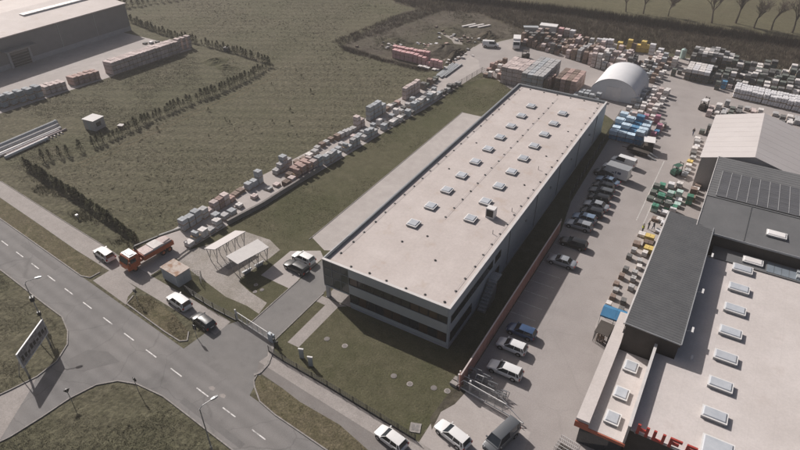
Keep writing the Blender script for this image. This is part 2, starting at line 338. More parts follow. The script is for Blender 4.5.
kerb('kerb', [(x, south(x)) for x in (-260,-160,-106,-90,-78)]+side[:7]); kerb('kerb', [(-62.5,8.5)]+side[10:17]+[(x, south(x)-.05) for x in (-48,-40,-28,0,20)])
kerb('kerb', [(-44.1,40.6),(-43.0,38.9),(-42.2,37.2),(-42.1,35.6),(-42.5,34.9)], wd=.35)
kerb('path_edging', [(-118.1,46.5),(-103.1,45.0),(-94,44.1),(-84.2,43.2),(-78.3,42.5)], wd=.10, h=.07)
# street markings: centre dashes in perspective-true metres
for i, (x0) in enumerate([-101.3,-97.8,-92.7,-87.7,-82.7,-77.6,-72.5,-67.2,-62.0,-56.9,-51.5,-46.2,-41.2,-36.0,-30.8,-25.6]):
    y0 = 35.1 - .1075*(x0+98); a = math.atan(-.1075)
    struct('centre_dash', MB().obox((x0, y0, .012), (2.3, .15, .006), a), 'paint_white', street)
for px in ((-98.09,34.77), (-64.14,31.10)): pass
for x0 in (-45.6, -43.6):
    struct('lane_patch', MB().prism([(x0+.38*math.cos(t*.7)*(1+.2*(t % 3)), south(x0)+4.4+.3*math.sin(t*.7)) for t in range(9)], .012, .017), 'pavement', street)
# yard of the builders' merchant
yard = struct('yard', MB().sheet([(-19.5,35.2),(60,27),(60,195),(-2,192),(-13.5,189),(-18,187),(-27,190),(-36,190),(-50,186),(-63,183),(-67,175.5),(-70.5,166),(-68.5,160),(-66,153),(-57.5,146.5),(-50,140.6),(-27,139.4),(-20.8,134),(-20.0,96),(-18.6,86),(-18.6,46.2)], .008), 'yard')
struct('forecourt', MB().sheet([(-19.4,36.4),(-8,36.0),(-8.8,44.9),(-14,45.5),(-19.5,46.4)], .016), 'concrete_light')
for i in range(14):
    y = 62.8 + 2.72*i
    if y < 108: struct('bay_line', MB().box(-18.5, y-.06, .008, -14.75, y+.06, .014), 'paint_worn', yard)
for x, y0, y1 in ((-8.2, 96, 121), (-6.9, 95.5, 110)):
    struct('lane_line', MB().box(x-.08, y0, .008, x+.08, y1, .014), 'paint_worn', yard)
struct('shop_forecourt', MB().sheet([(-7.2,66),(-4.0,62),(-2.8,62),(-2.8,98),(-6.3,98),(-7.0,84)], .016), 'concrete_light')
# plot of the grey building
struct('lawn', MB().sheet([(-74,45.5),(-66,41.6),(-52,40.7),(-44,38.8),(-19.8,37.1),(-18.7,47),(-18.7,86),(-20.2,96),(-21,139),(-50,140.5),(-57.5,146),(-64,135),(-68.5,70),(-70.3,55),(-73,47)], .004), 'lawn')
drive = struct('driveway', MB().sheet([(-49.3,41.0),(-44.35,40.6),(-44.35,52.8),(-44.4,62),(-45.0,64),(-49.3,60)], .016), 'drive_asphalt')
kerb('driveway_edging', [(-49.4,41.2),(-49.4,52.6)], wd=.14, h=.08); kerb('driveway_edging', [(-44.25,41.0),(-44.25,52.2)], wd=.14, h=.08)
struct('building_apron', MB().sheet([(-54.4,62.6),(-50.5,60.8),(-45.2,63.6),(-43.7,63.6),(-43.7,121.6),(-54.4,121.3)], .020), 'concrete_light')
kerb('apron_edging', [(-54.5,61.9),(-54.5,121.4)], wd=.12, h=.08)
struct('parking_pad', MB().sheet([(-55.2,50.6),(-49.5,50.4),(-49.5,59.2),(-51,60.4),(-55.2,57.8)], .012), 'concrete_light')
struct('footpath', MB().sheet([(-42.5,41.6),(-40.6,41.6),(-40.6,50.9),(-39.6,51.6),(-44.2,51.6),(-44.2,50.2),(-42.5,50.2)], .012), 'pavement')
struct('gravel_court', MB().sheet([(-70.04,46.93),(-68.15,46.25),(-61.44,45.08),(-56.34,44.11),(-52.28,44.23),(-49.63,43.84),(-50.18,46.22),(-54.02,46.78),(-56.76,47.57),(-57.43,48.28),(-56.90,54.69),(-56.88,57.17),(-60.14,58.46),(-65.24,58.14),(-68.37,51.66),(-69.70,49.61)], .010), 'gravel_pale')
# paved storage strip along the field
struct('storage_strip', MB().sheet([(-77.2,42.3),(-70,41.8),(-69.8,51),(-69.3,58),(-67.9,66),(-67.4,75),(-66.2,88),(-65.2,100),(-64.1,111),(-63.0,119),(-62.4,134),(-61.4,148),(-64,158),(-69,166),(-72.2,166),(-71.6,150.5),(-70.0,138),(-71.6,122),(-72.6,106),(-73.6,90),(-76.0,72),(-76.5,60),(-76.6,50)], .020), 'concrete_light')
struct('back_lane', MB().sheet([(-61.6,147.5),(-57.5,146.6),(-60,160),(-64,172),(-71.8,170),(-72.2,160),(-66,156)], .024), 'yard')
# warehouse yard, dug-over plot, brush, far meadow
struct('warehouse_yard', MB().sheet([(-176,60),(-150.5,55),(-148.8,66),(-146.5,92),(-144.4,121),(-176,121)], .008), 'concrete_light')
struct('dug_plot', MB().sheet([(-107,146),(-103,142.6),(-89,141),(-74,140.5),(-72.5,152),(-72.3,168),(-67.5,176),(-62,186),(-60,200),(-86,203),(-104,198),(-110,188),(-108,160)], .006), 'mud')
struct('brush_ground', MB().sheet([(-118,196),(-104,192),(-86,199),(-62,186),(-36,190),(-13,190),(60,192),(160,186),(160,214),(14,216.5),(-60,215),(-90,211),(-130,208)], .010), 'brush_floor')
for dx in (0.0, 1.7):
    tp_ = [(-111.4,58),(-110.6,66),(-110.9,76),(-110.4,88),(-109.2,100),(-109.6,112),(-110.2,120)]
    struct('field_track', MB().sheet([(x+dx-.22, y) for x, y in tp_]+[(x+dx+.22, y) for x, y in tp_[::-1]], .008), 'verge')
struct('far_meadow', MB().sheet([(-130,215),(-60,218),(14,219.5),(200,216),(600,900),(-700,900)], .014), 'meadow')
# ---------------------------------------------------------------- the long grey building
X0, X1, Y0, Y1, HT = -43.5, -23.1, 51.7, 127.7, 7.3
ob = thing('office_building', 'long two-storey grey building with flat pinkish roof and rows of skylights', 'building', (-33.3, 89.7, 0))
W_ = dict(world=True)
ZR = 6.85
# walls: right flank, rear, left flank, front east of the glazed bay
GX = -39.0                                              # glazed bay ends here
obj('flank_wall', MB().box(X1-.3, Y0, 0.5, X1, Y1, HT-.06), 'panel_bluegrey', ob, **W_)
obj('rear_wall', MB().box(X0, Y1-.3, 0, X1-.302, Y1, HT-.06), 'panel_bluegrey', ob, **W_)
obj('flank_wall', MB().box(X0, Y0+6.5, 0, X0+.3, Y1-.302, HT-.06), 'panel_bluegrey', ob, **W_)
obj('plinth', MB().box(GX+.1, Y0-.05, 0, X1+.05, Y0+.25, .5).box(X1-.25, Y0+.252, 0, X1+.05, Y1-.01, .5), 'plinth_grey', ob, **W_)
for z0, z1, d in ((.5, 1.0, .04), (2.75, 4.35, .06), (5.75, HT-.06, .06)):
    obj('wall_band', MB().box(GX, Y0-d, z0, X1-.302, Y0+.25, z1), 'panel_grey', ob, **W_)
obj('floor_slab', MB().box(GX+.1, Y0+.6, 3.3, X1-.4, Y1-.4, 3.6), 'plinth_grey', ob, **W_)
def win_front(x0, x1, z0, z1, y=Y0+.10):
    fr = obj('window', MB().box(x0, y-.08, z0, x0+.07, y, z1).box(x1-.07, y-.08, z0, x1, y, z1).box(x0+.07, y-.08, z0, x1-.07, y, z0+.06).box(x0+.07, y-.08, z1-.06, x1-.07, y, z1), 'black_metal', ob, **W_)
    obj('pane', MB().box(x0+.06, y-.03, z0+.05, x1-.06, y+.02, z1-.05), rng.choice(['glass_dark', 'glass_dark', 'glass_brown']), fr, **W_)
nb = 11; wx = (X1-.35-GX)/nb
for z0, z1 in ((1.0, 2.75), (4.35, 5.75)):
    for i in range(nb): win_front(GX+i*wx+.01, GX+(i+1)*wx-.01, z0+.005, z1-.005)
obj('inner_wall', MB().box(GX, Y0+.3, .5, X1-.31, Y0+.4, 6.7), 'wall_brown', ob, **W_)
# glazed corner bay carried by a column, recessed entrance under it
bay = obj('glazed_bay', MB().box(X0+.05, Y0+.05, 2.6, GX-.05, Y0+.12, HT-.3).box(X0+.05, Y0+.122, 2.6, X0+.12, Y0+6.45, HT-.3), 'glass_green', ob, **W_)
mu = MB()
for x in (X0+.0, X0+1.5, X0+3.0, GX-.09): mu.box(x, Y0-.01, 2.55, x+.07, Y0+.045, HT-.28)
for z in (2.5, 4.3, 5.75): mu.box(X0+.001, Y0-.012, z, GX-.02, Y0+.044, z+.08)
for y in (Y0+1.6, Y0+3.2, Y0+4.8, Y0+6.4): mu.box(X0-.012, y, 2.55, X0+.046, y+.07, HT-.28)
for z in (2.5, 4.3, 5.75): mu.box(X0-.014, Y0+.06, z, X0+.044, Y0+6.47, z+.08)
obj('mullions', mu, 'parapet_metal', bay, **W_)
obj('soffit', MB().box(X0, Y0, 2.3, GX, Y0+6.5, 2.49), 'panel_grey', ob, **W_)
obj('bay_fascia', MB().box(X0, Y0-.012, HT-.29, GX-.001, Y0+.25, HT-.06).box(X0-.012, Y0+.251, HT-.29, X0+.25, Y0+6.5, HT-.06), 'parapet_metal', ob, **W_)
obj('column', MB().box(X0+.12, Y0+.1, 0, X0+.62, Y0+.6, 2.3), 'frame_metal', ob, **W_)
en = obj('entrance', MB().box(X0+2.2, Y0+3.2, 0.02, GX, Y0+3.3, 2.3).box(X0+2.2, Y0+3.302, .02, X0+2.3, Y0+6.5, 2.3), 'glass_green', ob, **W_)
obj('door', MB().box(X0+2.6, Y0+3.15, .02, X0+3.6, Y0+3.198, 2.1), 'glass_dark', en, **W_)
obj('bay_return', MB().box(GX-.06, Y0+.13, .0, GX-.002, Y0+6.4, 6.8), 'panel_grey', ob, **W_)
obj('entrance_floor', MB().box(X0, Y0, .024, GX-.07, Y0+6.5, .06), 'pavement', ob, **W_)
# roof deck, parapet on four sides, coping
rf = obj('roof', MB().box(X0+.3, Y0+.3, ZR-.2, X1-.3, Y1-.3, ZR), 'roof_membrane', ob, **W_)
obj('parapet', MB().box(X0+.001, Y0+6.5, ZR-.6, X0+.302, Y1-.31, HT).box(X0+.26, Y0+.252, ZR-.55, X0+.302, Y0+6.49, HT-.05), 'parapet_metal', ob, **W_)
obj('parapet', MB().box(X0, Y1-.302, ZR-.6, X1, Y1+.003, HT), 'parapet_metal', ob, **W_)
cp = MB().box(X0-.03, Y0-.09, HT-.06, X1+.03, Y0+.33, HT+.005).box(X1-.33, Y0+.332, HT-.06, X1+.03, Y1+.03, HT+.005)
obj('coping', cp, 'coping_pale', ob, **W_)
obj('coping', MB().box(X0-.03, Y0+.333, HT+.001, X0+.16, Y1+.03, HT+.035).box(X0+.161, Y1-.12, HT+.001, X1-.335, Y1+.03, HT+.035), 'frame_metal', ob, **W_)
# skylights
def skylight_mesh(sx, sy, h, nm):
    c = MB().box(-sx/2, -sy/2, 0, sx/2, sy/2, h)
    d = MB().loft([[(-sx/2+.1,-sy/2+.1,h),(sx/2-.1,-sy/2+.1,h),(sx/2-.1,sy/2-.1,h),(-sx/2+.1,sy/2-.1,h)],
                   [(-sx/2+.2,-sy/2+.2,h+.12),(sx/2-.2,-sy/2+.2,h+.12),(sx/2-.2,sy/2-.2,h+.12),(-sx/2+.2,sy/2-.2,h+.12)]])
    f = MB().box(-sx/2-.05, -sy/2-.05, h-.09, sx/2+.05, sy/2+.05, h+.005)
    return c.mesh(nm+'_kerb'), f.mesh(nm+'_frame'), d.mesh(nm+'_dome')
SK = skylight_mesh(1.7, 1.75, .36, 'small')
def skylight(parent, x, y, z, S=SK, dome='skylight_dome'):
    b = wloc(parent)
    k = inst('skylight', S[0], 'frame_metal', parent, (x-b.x, y-b.y, z-b.z))
    inst('skylight_frame', S[1], 'frame_white', k); inst('skylight_dome', S[2], dome, k)
for i in range(10):
    skylight(rf, -36.75, 66.2+5.71*i, ZR)
for i in range(9): skylight(rf, -29.7, 71.95+5.68*i, ZR)
# vents: low drain caps, three rows and the front row
vm = MB().tube((0,0,0), (0,0,.12), .14, .14, 8).tube((0,0,.121), (0,0,.2), .20, .09, 8).mesh('roof_vent')
def vent(x, y):
    b = wloc(rf); inst('roof_vent', vm, 'black_metal', rf, (x-b.x+rng.uniform(-.1,.1), y-b.y+rng.uniform(-.15,.15), ZR-b.z), (1, 1, rng.uniform(.4, .8)))
for i in range(24): vent(-42.3, 54.6+3.06*i)
for i in range(24): vent(-24.25, 55.7+2.98*i)
for i in range(18): vent(-33.35, 70.7+3.0*i)
for i in range(6): vent(-39.2+2.95*i, 52.75)
for i in range(6): vent(-40.2+3.1*i, 126.6)
for x, y in ((-39.9,84.5),(-39.8,96.1),(-26.3,86),(-26.4,98),(-26.2,110),(-33.4,64.5),(-36.1,61.4),(-29.6,60.1)): vent(x, y)
for x, ya, yb in ((-42.3,54.2,127),(-24.25,55.2,127),(-33.35,70,125)):
    obj('conductor_wire', MB().beam((x+.03,ya,ZR+.14),(x+.03,yb,ZR+.14),.03,.02), 'galvanised', rf, **W_)
pp = MB()
for x, y in ((-25.2,70.2),(-25.0,77.4),(-26.0,92.4)): pp.tube((x,y,ZR), (x,y,ZR+.7), .06, .06, 6)
obj('vent_pipe', pp, 'galvanised', rf, **W_)
ac = obj('roof_cabinet', MB().box(-28.0, 73.7, ZR, -26.6, 74.9, ZR+1.75), 'skylight_white', rf, **W_)
obj('louvre', MB().box(-27.85, 73.64, ZR+.35, -26.75, 73.698, ZR+1.55), 'black_metal', ac, **W_)
# flank details
for i, y in enumerate((52.1, 54.4, 56.7, 66.6)):
    for z0, z1 in ((1.0, 2.7), (4.35, 5.7)):
        fr = obj('window', MB().box(X1+.002, y, z0, X1+.05, y+2.2, z1), 'black_metal', ob, **W_)
        obj('pane', MB().box(X1+.051, y+.08, z0+.08, X1+.06, y+2.12, z1-.08), 'glass_dark', fr, **W_)
for y in (59.0, 61.3, 63.6):
    fr = obj('window', MB().box(X1+.002, y, 4.35, X1+.05, y+2.2, 5.7), 'black_metal', ob, **W_)
    obj('pane', MB().box(X1+.051, y+.08, 4.43, X1+.06, y+2.12, 5.62), 'glass_dark', fr, **W_)
st = MB()
for k in range(9): st.box(X1+.3, 60.5+k*.42, 0, X1+1.5, 60.92+k*.42-.01, .36*(k+1))
obj('outside_stair', st, 'galvanised', ob, **W_)
hr = MB()
for k in range(0, 10, 3): hr.tube((X1+1.5, 60.6+k*.42, .3*k), (X1+1.5, 60.6+k*.42, .36*(k)+1.3), .03)
hr.tube((X1+1.5, 60.6, 1.2), (X1+1.5, 64.4, 4.5), .03); hr.box(X1+.05, 64.3, 3.2, X1+1.5, 66.2, 3.3)
obj('stair_rail', hr, 'galvanised', ob, **W_)
for y in (72, 84, 96, 108, 120): obj('downpipe', MB().box(X1+.02, y, .5, X1+.12, y+.1, HT-.3), 'parapet_metal', ob, **W_)
for y in (79, 91, 103, 115): obj('wall_lamp', MB().box(X1+.02, y, 4.6, X1+.3, y+.35, 4.85), 'galvanised', ob, **W_)
# manhole covers on the lawn
mm = MB().tube((0,0,0), (0,0,.04), .42, .40, 14).mesh('cover'); ml = MB().tube((0,0,.04), (0,0,.055), .28, .27, 10).mesh('lid')
for i, (p, l) in enumerate([((-24.52,43.87), 'beside the watermarked lawn, left of the fence pair'), ((-21.60,44.86), ''), ((-19.92,45.30), ''), ((-38.23,44.84), ''), ((-35.36,45.03), ''), ((-26.94,43.95), ''), ((-53.37,47.17), ''), ((-52.76,48.05), ''), ((-54.33,48.46), '')]):
    lab = ['round concrete manhole cover on front lawn, leftmost of the three near the yard gate', 'round concrete manhole cover, middle of the three near the yard gate', 'round concrete manhole cover on lawn closest to the yard gate',
           'round concrete manhole cover on lawn nearest the entrance footpath', 'round concrete manhole cover on lawn second from the entrance footpath', 'round concrete manhole cover in the middle of the front lawn',
           'pale round cover in the small lawn beside the open canopy, left one', 'pale round cover in the small lawn beside the open canopy, right one', 'pale round cover in the small lawn behind the other two'][i]
    t = thing('manhole_cover', lab, 'manhole cover', (*p, .004), 0, 'round covers in the lawns')
    s_ = 1 if i < 6 else .8
    inst('rim', mm, 'bike_path' if i % 2 else 'pavement', t, scale=(s_, s_, 1)); inst('lid', ml, 'bike_path', t, scale=(s_, s_, 1))
t = thing('inspection_slab', 'square concrete slab with dark grid in the front lawn beside parked white car', 'slab', (*(-20.71,38.53), .004), .35)
obj('slab', MB().box(-.65,-.65,0,.65,.65,.09), 'kerb_stone', t); g_ = MB()
for i in range(2):
    for j in range(2): g_.box(-.42+.46*i, -.42+.46*j, .09, -.06+.46*i, -.06+.46*j, .10)
obj('grid', g_, 'asphalt', t)

# ---------------------------------------------------------------- merchant's complex on the right
# shop with dark ribbed roof
sh = thing('shop_hall', 'hall with dark ribbed metal roof beside the storage yard', 'building', (.2, 74, 0))
sx0, sx1, sy0, sy1, sz = -3.15, 3.4, 59.7, 88.5, 8.0
obj('wall', MB().box(sx0+.15, sy0+.15, 0, sx1-.15, sy1-.15, sz-.6), 'wall_brown', sh, **W_)
def ribbed(x0, x1, y0, y1, zf, pitch=.5, rib=.07, along='x'):
    """corrugated sheet; ribs run along the given axis, zf(x,y) gives the height"""
    mb = MB(); a0, a1 = (y0, y1) if along == 'x' else (x0, x1)
    t = a0; prof = []
    while t < a1-1e-6:
        for dt, h in ((0, 0), (pitch*.55, 0), (pitch*.68, rib), (pitch*.87, rib)):
            if t+dt < a1: prof.append((t+dt, h))
        t += pitch
    prof.append((a1, 0))
    e0, e1 = (x0, x1) if along == 'x' else (y0, y1)
    vs_ = []
    for q, h in prof:
        for e in (e0, e1):
            x, y = (e, q) if along == 'x' else (q, e)
            vs_.append((x, y, zf(x, y)+h))
    fs = [(2*i, 2*i+1, 2*i+3, 2*i+2) for i in range(len(prof)-1)]
    mb.add(vs_, fs); return mb
shz = lambda x, y: sz - .35*(x-sx0)/(sx1-sx0)
obj('roof', MB().add([(sx0,sy0,sz-.45),(sx1,sy0,sz-.8),(sx1,sy1,sz-.8),(sx0,sy1,sz-.45),(sx0,sy0,sz-.01),(sx1,sy0,sz-.36),(sx1,sy1,sz-.36),(sx0,sy1,sz-.01)],
    [(0,3,2,1),(4,5,6,7),(0,1,5,4),(1,2,6,5),(2,3,7,6),(3,0,4,7)]), 'wall_brown', sh, **W_)
rs = obj('roof_sheet', ribbed(sx0-.02, sx1+.02, sy0-.02, sy1+.02, lambda x, y: shz(x, y)+.004, .48, .035), 'roof_dark', sh, **W_)
obj('gutter', MB().box(sx0-.22, sy0, sz-.25, sx0-.03, sy1, sz-.05), 'coping_pale', sh, **W_)
obj('verge_flashing', MB().beam((sx0, sy0-.06, sz+.05), (sx1, sy0-.06, sz-.30), .1, .16), 'frame_metal', sh, **W_)
obj('verge_flashing', MB().beam((sx1+.05, sy0, sz-.29), (sx1+.05, sy1, sz-.29), .1, .14), 'frame_metal', sh, **W_)
for y in (63.2, 71.5, 80.5):
    l = obj('flood_lamp', MB().beam((sx1+.1, y, sz-.9), (sx1+.75, y+.2, sz-.8), .06, .06).box(sx1+.7, y-.1, sz-.85, sx1+.95, y+.9, sz-.7), 'frame_white', sh, **W_)
# low front wing with the red fascia
fw = thing('front_wing', 'low white-roofed front wing with orange-red fascia and three skylights', 'building', (-1.4, 52.5, 0))
FZ = 3.6
obj('wall', MB().box(-3.9, 46.4, 0, .8, 59.6, FZ-.35), 'glass_dark', fw, **W_)
wr = obj('roof', MB().box(-3.0, 46.02, FZ-.34, .75, 59.6, FZ), 'flat_roof_white', fw, **W_)
obj('eaves_block', MB().box(-4.45, 46.0, FZ-.5, -3.002, 61.8, FZ+.85), 'flat_roof_white', fw, **W_)
obj('eaves_block', MB().box(-4.46, 61.802, FZ-.5, -3.3, 66.0, FZ+.60), 'flat_roof_white', fw, **W_)
obj('fascia', MB().box(-4.5, 45.86, FZ-.45, 1.05, 45.998, FZ-.02), 'fascia_red', fw, **W_)
obj('fascia', MB().box(-4.5, 45.861, FZ-.018, -3.0, 45.997, FZ+.45), 'fascia_red', fw, **W_)
SK2 = skylight_mesh(1.55, 1.75, .38, 'wing')
for x, y in ((-0.76,57.15), (-0.71,52.43), (-0.64,48.45)): skylight(wr, -1.0, y, FZ, SK2)
obj('parapet', MB().box(.752, 46.0, FZ-.4, .98, 59.6, 6.55), 'wall_render', fw, **W_)
obj('coping', MB().box(.70, 45.95, 6.552, 1.04, 59.6, 6.62), 'coping_pale', fw, **W_)
# main sales hall: flat white roof with a row of skylights
mh = thing('sales_hall', 'wide flat white roof with a long row of oblong skylights', 'building', (20, 66, 0))
MZ = 5.4
obj('wall', MB().box(1.0, 47.0, 0, 42, 59.4, MZ-.2).box(3.5, 59.402, 0, 42, 82.6, MZ-.2), 'wall_brown', mh, **W_)
mr = obj('roof', MB().box(1.05, 46.9, MZ-.198, 42.1, 59.4, MZ).box(3.25, 59.402, MZ-.198, 42.1, 83.0, MZ), 'flat_roof_white', mh, **W_)
obj('roof_edge', MB().box(1.05, 46.72, MZ-.25, 42.1, 46.898, MZ+.05), 'coping_pale', mh, **W_)
SK3 = skylight_mesh(2.55, 1.6, .45, 'oblong')
for i in range(7): skylight(mr, 8.5, 82.0-4.85*i, MZ, SK3)
for i in range(7): skylight(mr, 18.5, 82.0-4.85*i, MZ, SK3)
SK4 = skylight_mesh(3.0, 2.6, .5, 'large')
skylight(mr, 9.3, 48.4, MZ, SK4)
obj('roof_lamp', MB().tube((5.0,60.6,MZ), (5.0,60.6,MZ+.5), .2, .12, 8), 'skylight_white', mr, **W_)
# red letters standing on the front edge
sg = thing('roof_sign', 'red standing letters reading HUFB on the front edge of the flat roof', 'sign', (4.35, 46.62, MZ-.3))
obj('rail', MB().box(-2.9, -.03, .12, 3.6, .03, .2).box(-2.8,-.03,0,-2.7,.3,.119).box(2.6,-.03,0,2.7,.3,.119), 'galvanised', sg)
LET = {'H': [(0,0,.26,1),(.74,0,1,1),(.26,.4,.74,.62)], 'U': [(0,0,.26,1),(.74,0,1,1),(.26,0,.74,.22)], 'F': [(0,0,.26,1),(.26,.78,1,1),(.26,.38,.8,.6)],
       'B': [(0,0,.26,1),(.26,.78,.86,1),(.26,.39,.86,.61),(.26,0,.86,.22),(.74,.22,1,.39),(.74,.61,1,.78)]}
for i, ch in enumerate('HUFB'):
    mb = MB(); lx = -2.75+i*1.62
    for a, b, c, d in LET[ch]: mb.box(lx+a*1.2, -.1, .2+b*1.45, lx+c*1.2, .1, .2+d*1.45)
    o = obj('letter', mb, 'sign_red', sg); o['label'] = 'red letter ' + ch
# grey hall with solar panels
gh = thing('solar_hall', 'grey metal-roofed hall carrying an array of solar panels', 'building', (22, 99, 0))
gx0, gx1, gy0, gyr, gy1, ge, gr = 1.1, 44.0, 86.2, 95.0, 112.6, 7.6, 8.8
obj('wall', MB().box(gx0+.2, gy0+.2, 0, gx1-.2, gy1-.2, ge-.3), 'wall_brown', gh, **W_)
obj('gable', MB().add([(gx0+.2,gy0+.2,ge-.299),(gx0+.2,gy1-.2,ge-.299),(gx0+.2,gyr,gr-.3),(gx0+.35,gy0+.2,ge-.299),(gx0+.35,gy1-.2,ge-.299),(gx0+.35,gyr,gr-.3)], [(0,1,2),(3,5,4),(0,2,5,3),(2,1,4,5),(0,3,4,1)]), 'wall_brown', gh, **W_)
zn = lambda x, y: ge + (gr-ge)*(y-gy0)/(gyr-gy0) if y <= gyr else gr - (gr-ge)*(y-gyr)/(gy1-gyr)
def slab(x0, x1, y0, y1, zf, th=.2):
    return MB().add([(x, y, zf(x, y)+d) for d in (-th, 0) for x, y in ((x0,y0),(x1,y0),(x1,y1),(x0,y1))], [(0,3,2,1),(4,5,6,7),(0,1,5,4),(1,2,6,5),(2,3,7,6),(3,0,4,7)])
r1 = obj('roof_slope', slab(gx0, gx1, gy0, gyr, zn), 'roof_grey', gh, **W_)
r2 = obj('roof_slope', slab(gx0, gx1, gyr+.003, gy1, zn), 'roof_grey', gh, **W_)
obj('roof_sheet', ribbed(gx0-.01, gx1, gyr+.05, gy1+.02, lambda x, y: zn(x, y)+.004, 1.0, .07), 'roof_grey', r2, **W_)
obj('roof_seam', MB().add([(7.6,gy0,ge+.01),(7.72,gy0,ge+.01),(7.72,gyr,gr+.01),(7.6,gyr,gr+.01),(7.6,gy0,ge+.06),(7.72,gy0,ge+.06),(7.72,gyr,gr+.06),(7.6,gyr,gr+.06)], [(0,3,2,1),(4,5,6,7),(0,1,5,4),(1,2,6,5),(2,3,7,6),(3,0,4,7)]), 'roof_dark', r1, **W_)
obj('ridge_cap', MB().box(gx0, gyr-.12, gr-.02, gx1, gyr+.16, gr+.09), 'roof_grey', gh, **W_)
obj('eaves_flashing', MB().box(gx0-.02, gy0-.12, ge-.25, gx1, gy0-.003, ge+.04), 'frame_metal', gh, **W_)
obj('barge_board', MB().beam((gx0-.06,gy0,ge-.03), (gx0-.06,gyr,gr-.03), .1, .25).beam((gx0-.06,gyr,gr-.03), (gx0-.06,gy1,ge-.03), .1, .25), 'coping_pale', gh, **W_)
pan_w, pan_h = 1.36, .86
pm = MB().box(0, .07, 0, pan_w-.03, pan_h-.07, .05).mesh('solar_panel')
tilt = math.atan((gr-ge)/(gy1-gyr))
b2 = wloc(r2)
for c in range(18):
    x = 2.5 + c*1.47
    obj('panel_rail', MB().add([(x-.13,gyr+.6,zn(0,gyr+.6)+.08),(x-.05,gyr+.6,zn(0,gyr+.6)+.08),(x-.05,gyr+11.0,zn(0,gyr+11.0)+.08),(x-.13,gyr+11.0,zn(0,gyr+11.0)+.08),
        (x-.13,gyr+.6,zn(0,gyr+.6)+.19),(x-.05,gyr+.6,zn(0,gyr+.6)+.19),(x-.05,gyr+11.0,zn(0,gyr+11.0)+.19),(x-.13,gyr+11.0,zn(0,gyr+11.0)+.19)], [(0,3,2,1),(4,5,6,7),(0,1,5,4),(1,2,6,5),(2,3,7,6),(3,0,4,7)]), 'solar_frame', r2, **W_)
    for k in range(12):
        y = gyr + .5 + k*.87
        o = inst('solar_panel', pm, 'solar_cell', r2, (x-b2.x, y-b2.y, zn(0, y)+.1-b2.z)); o.rotation_euler = (-tilt, 0, 0)
for k in range(13):
    y = gyr + .5 + k*.87
    obj('panel_rail', MB().add([(2.42,y-.05,zn(0,y)+.10),(29,y-.05,zn(0,y)+.10),(29,y+.06,zn(0,y)+.09),(2.42,y+.06,zn(0,y)+.09),(2.42,y-.05,zn(0,y)+.165),(29,y-.05,zn(0,y)+.165),(29,y+.06,zn(0,y)+.155),(2.42,y+.06,zn(0,y)+.155)], [(0,3,2,1),(4,5,6,7),(0,1,5,4),(1,2,6,5),(2,3,7,6),(3,0,4,7)]), 'roof_grey', r2, **W_)
SK5 = skylight_mesh(2.6, 1.5, .3, 'hall')
skylight(r1, 11.6, 89.6, zn(0, 89.6)-.05, SK5, 'skylight_white'); skylight(r1, 23.5, 89.6, zn(0, 89.6)-.05, SK5, 'skylight_white')
# lower link roof in front of it, partly glazed
lk = thing('link_roof', 'narrow grey link roof with blue-grey glazing between the flat roof and the solar hall', 'roof', (20, 84.6, 0))
obj('wall', MB().box(4.3, 83.1, 0, 41, 86.1, 5.3), 'wall_brown', lk, **W_)
lr = obj('roof', MB().box(4.2, 83.02, 5.302, 41, 86.15, 5.6), 'roof_grey', lk, **W_)
skylight(lr, 9.6, 84.6, 5.6, SK5, 'skylight_white')
for i in range(5):
    obj('glazing', MB().box(11.5+i*.95, 83.3, 5.6, 12.4+i*.95, 85.8, 5.66), 'glass_sky', lr, **W_)
for y in (83.6, 84.8): obj('roof_box', MB().box(15.2, y, 5.6, 16.3, y+.8, 6.0), 'panel_grey', lr, **W_)
# white gabled hall at the back
wh = thing('white_hall', 'white gabled hall at the back of the yard with a broad pale roof', 'building', (7, 124, 0))
hx0, hxr, hx1, hy0, hy1, he, hr_ = -1.9, 6.7, 15.3, 113.4, 135.2, 6.2, 8.6
obj('wall', MB().box(hx0+.25, hy0+.2, 0, hx1-.25, hy1-.2, he-.15), 'wall_render', wh, **W_)
for y in (hy0+.2, hy1-.35):
    obj('gable', MB().add([(hx0+.25,y,he-.149),(hx1-.25,y,he-.149),(hxr,y,hr_-.2),(hx0+.25,y+.15,he-.149),(hx1-.25,y+.15,he-.149),(hxr,y+.15,hr_-.2)], [(0,2,1),(3,4,5),(0,3,5,2),(1,2,5,4),(0,1,4,3)]), 'wall_render', wh, **W_)
zw = lambda x, y: hr_ - (hr_-he)*abs(x-hxr)/(hxr-hx0)
obj('roof_slope', slab(hx0, hxr, hy0, hy1, zw, .15), 'white_sheet', wh, **W_); obj('roof_slope', slab(hxr+.002, hx1, hy0, hy1, zw, .15), 'white_sheet', wh, **W_)
sm = MB()
for i in range(1, 9):
    y = hy0 + i*(hy1-hy0)/9
    for xa, xb in ((hx0, hxr-.05), (hxr+.05, hx1)): sm.beam((xa, y, zw(xa, 0)+.004), (xb, y, zw(xb, 0)+.004), .05, .018)
obj('roof_seam', sm, 'white_sheet', wh, **W_)
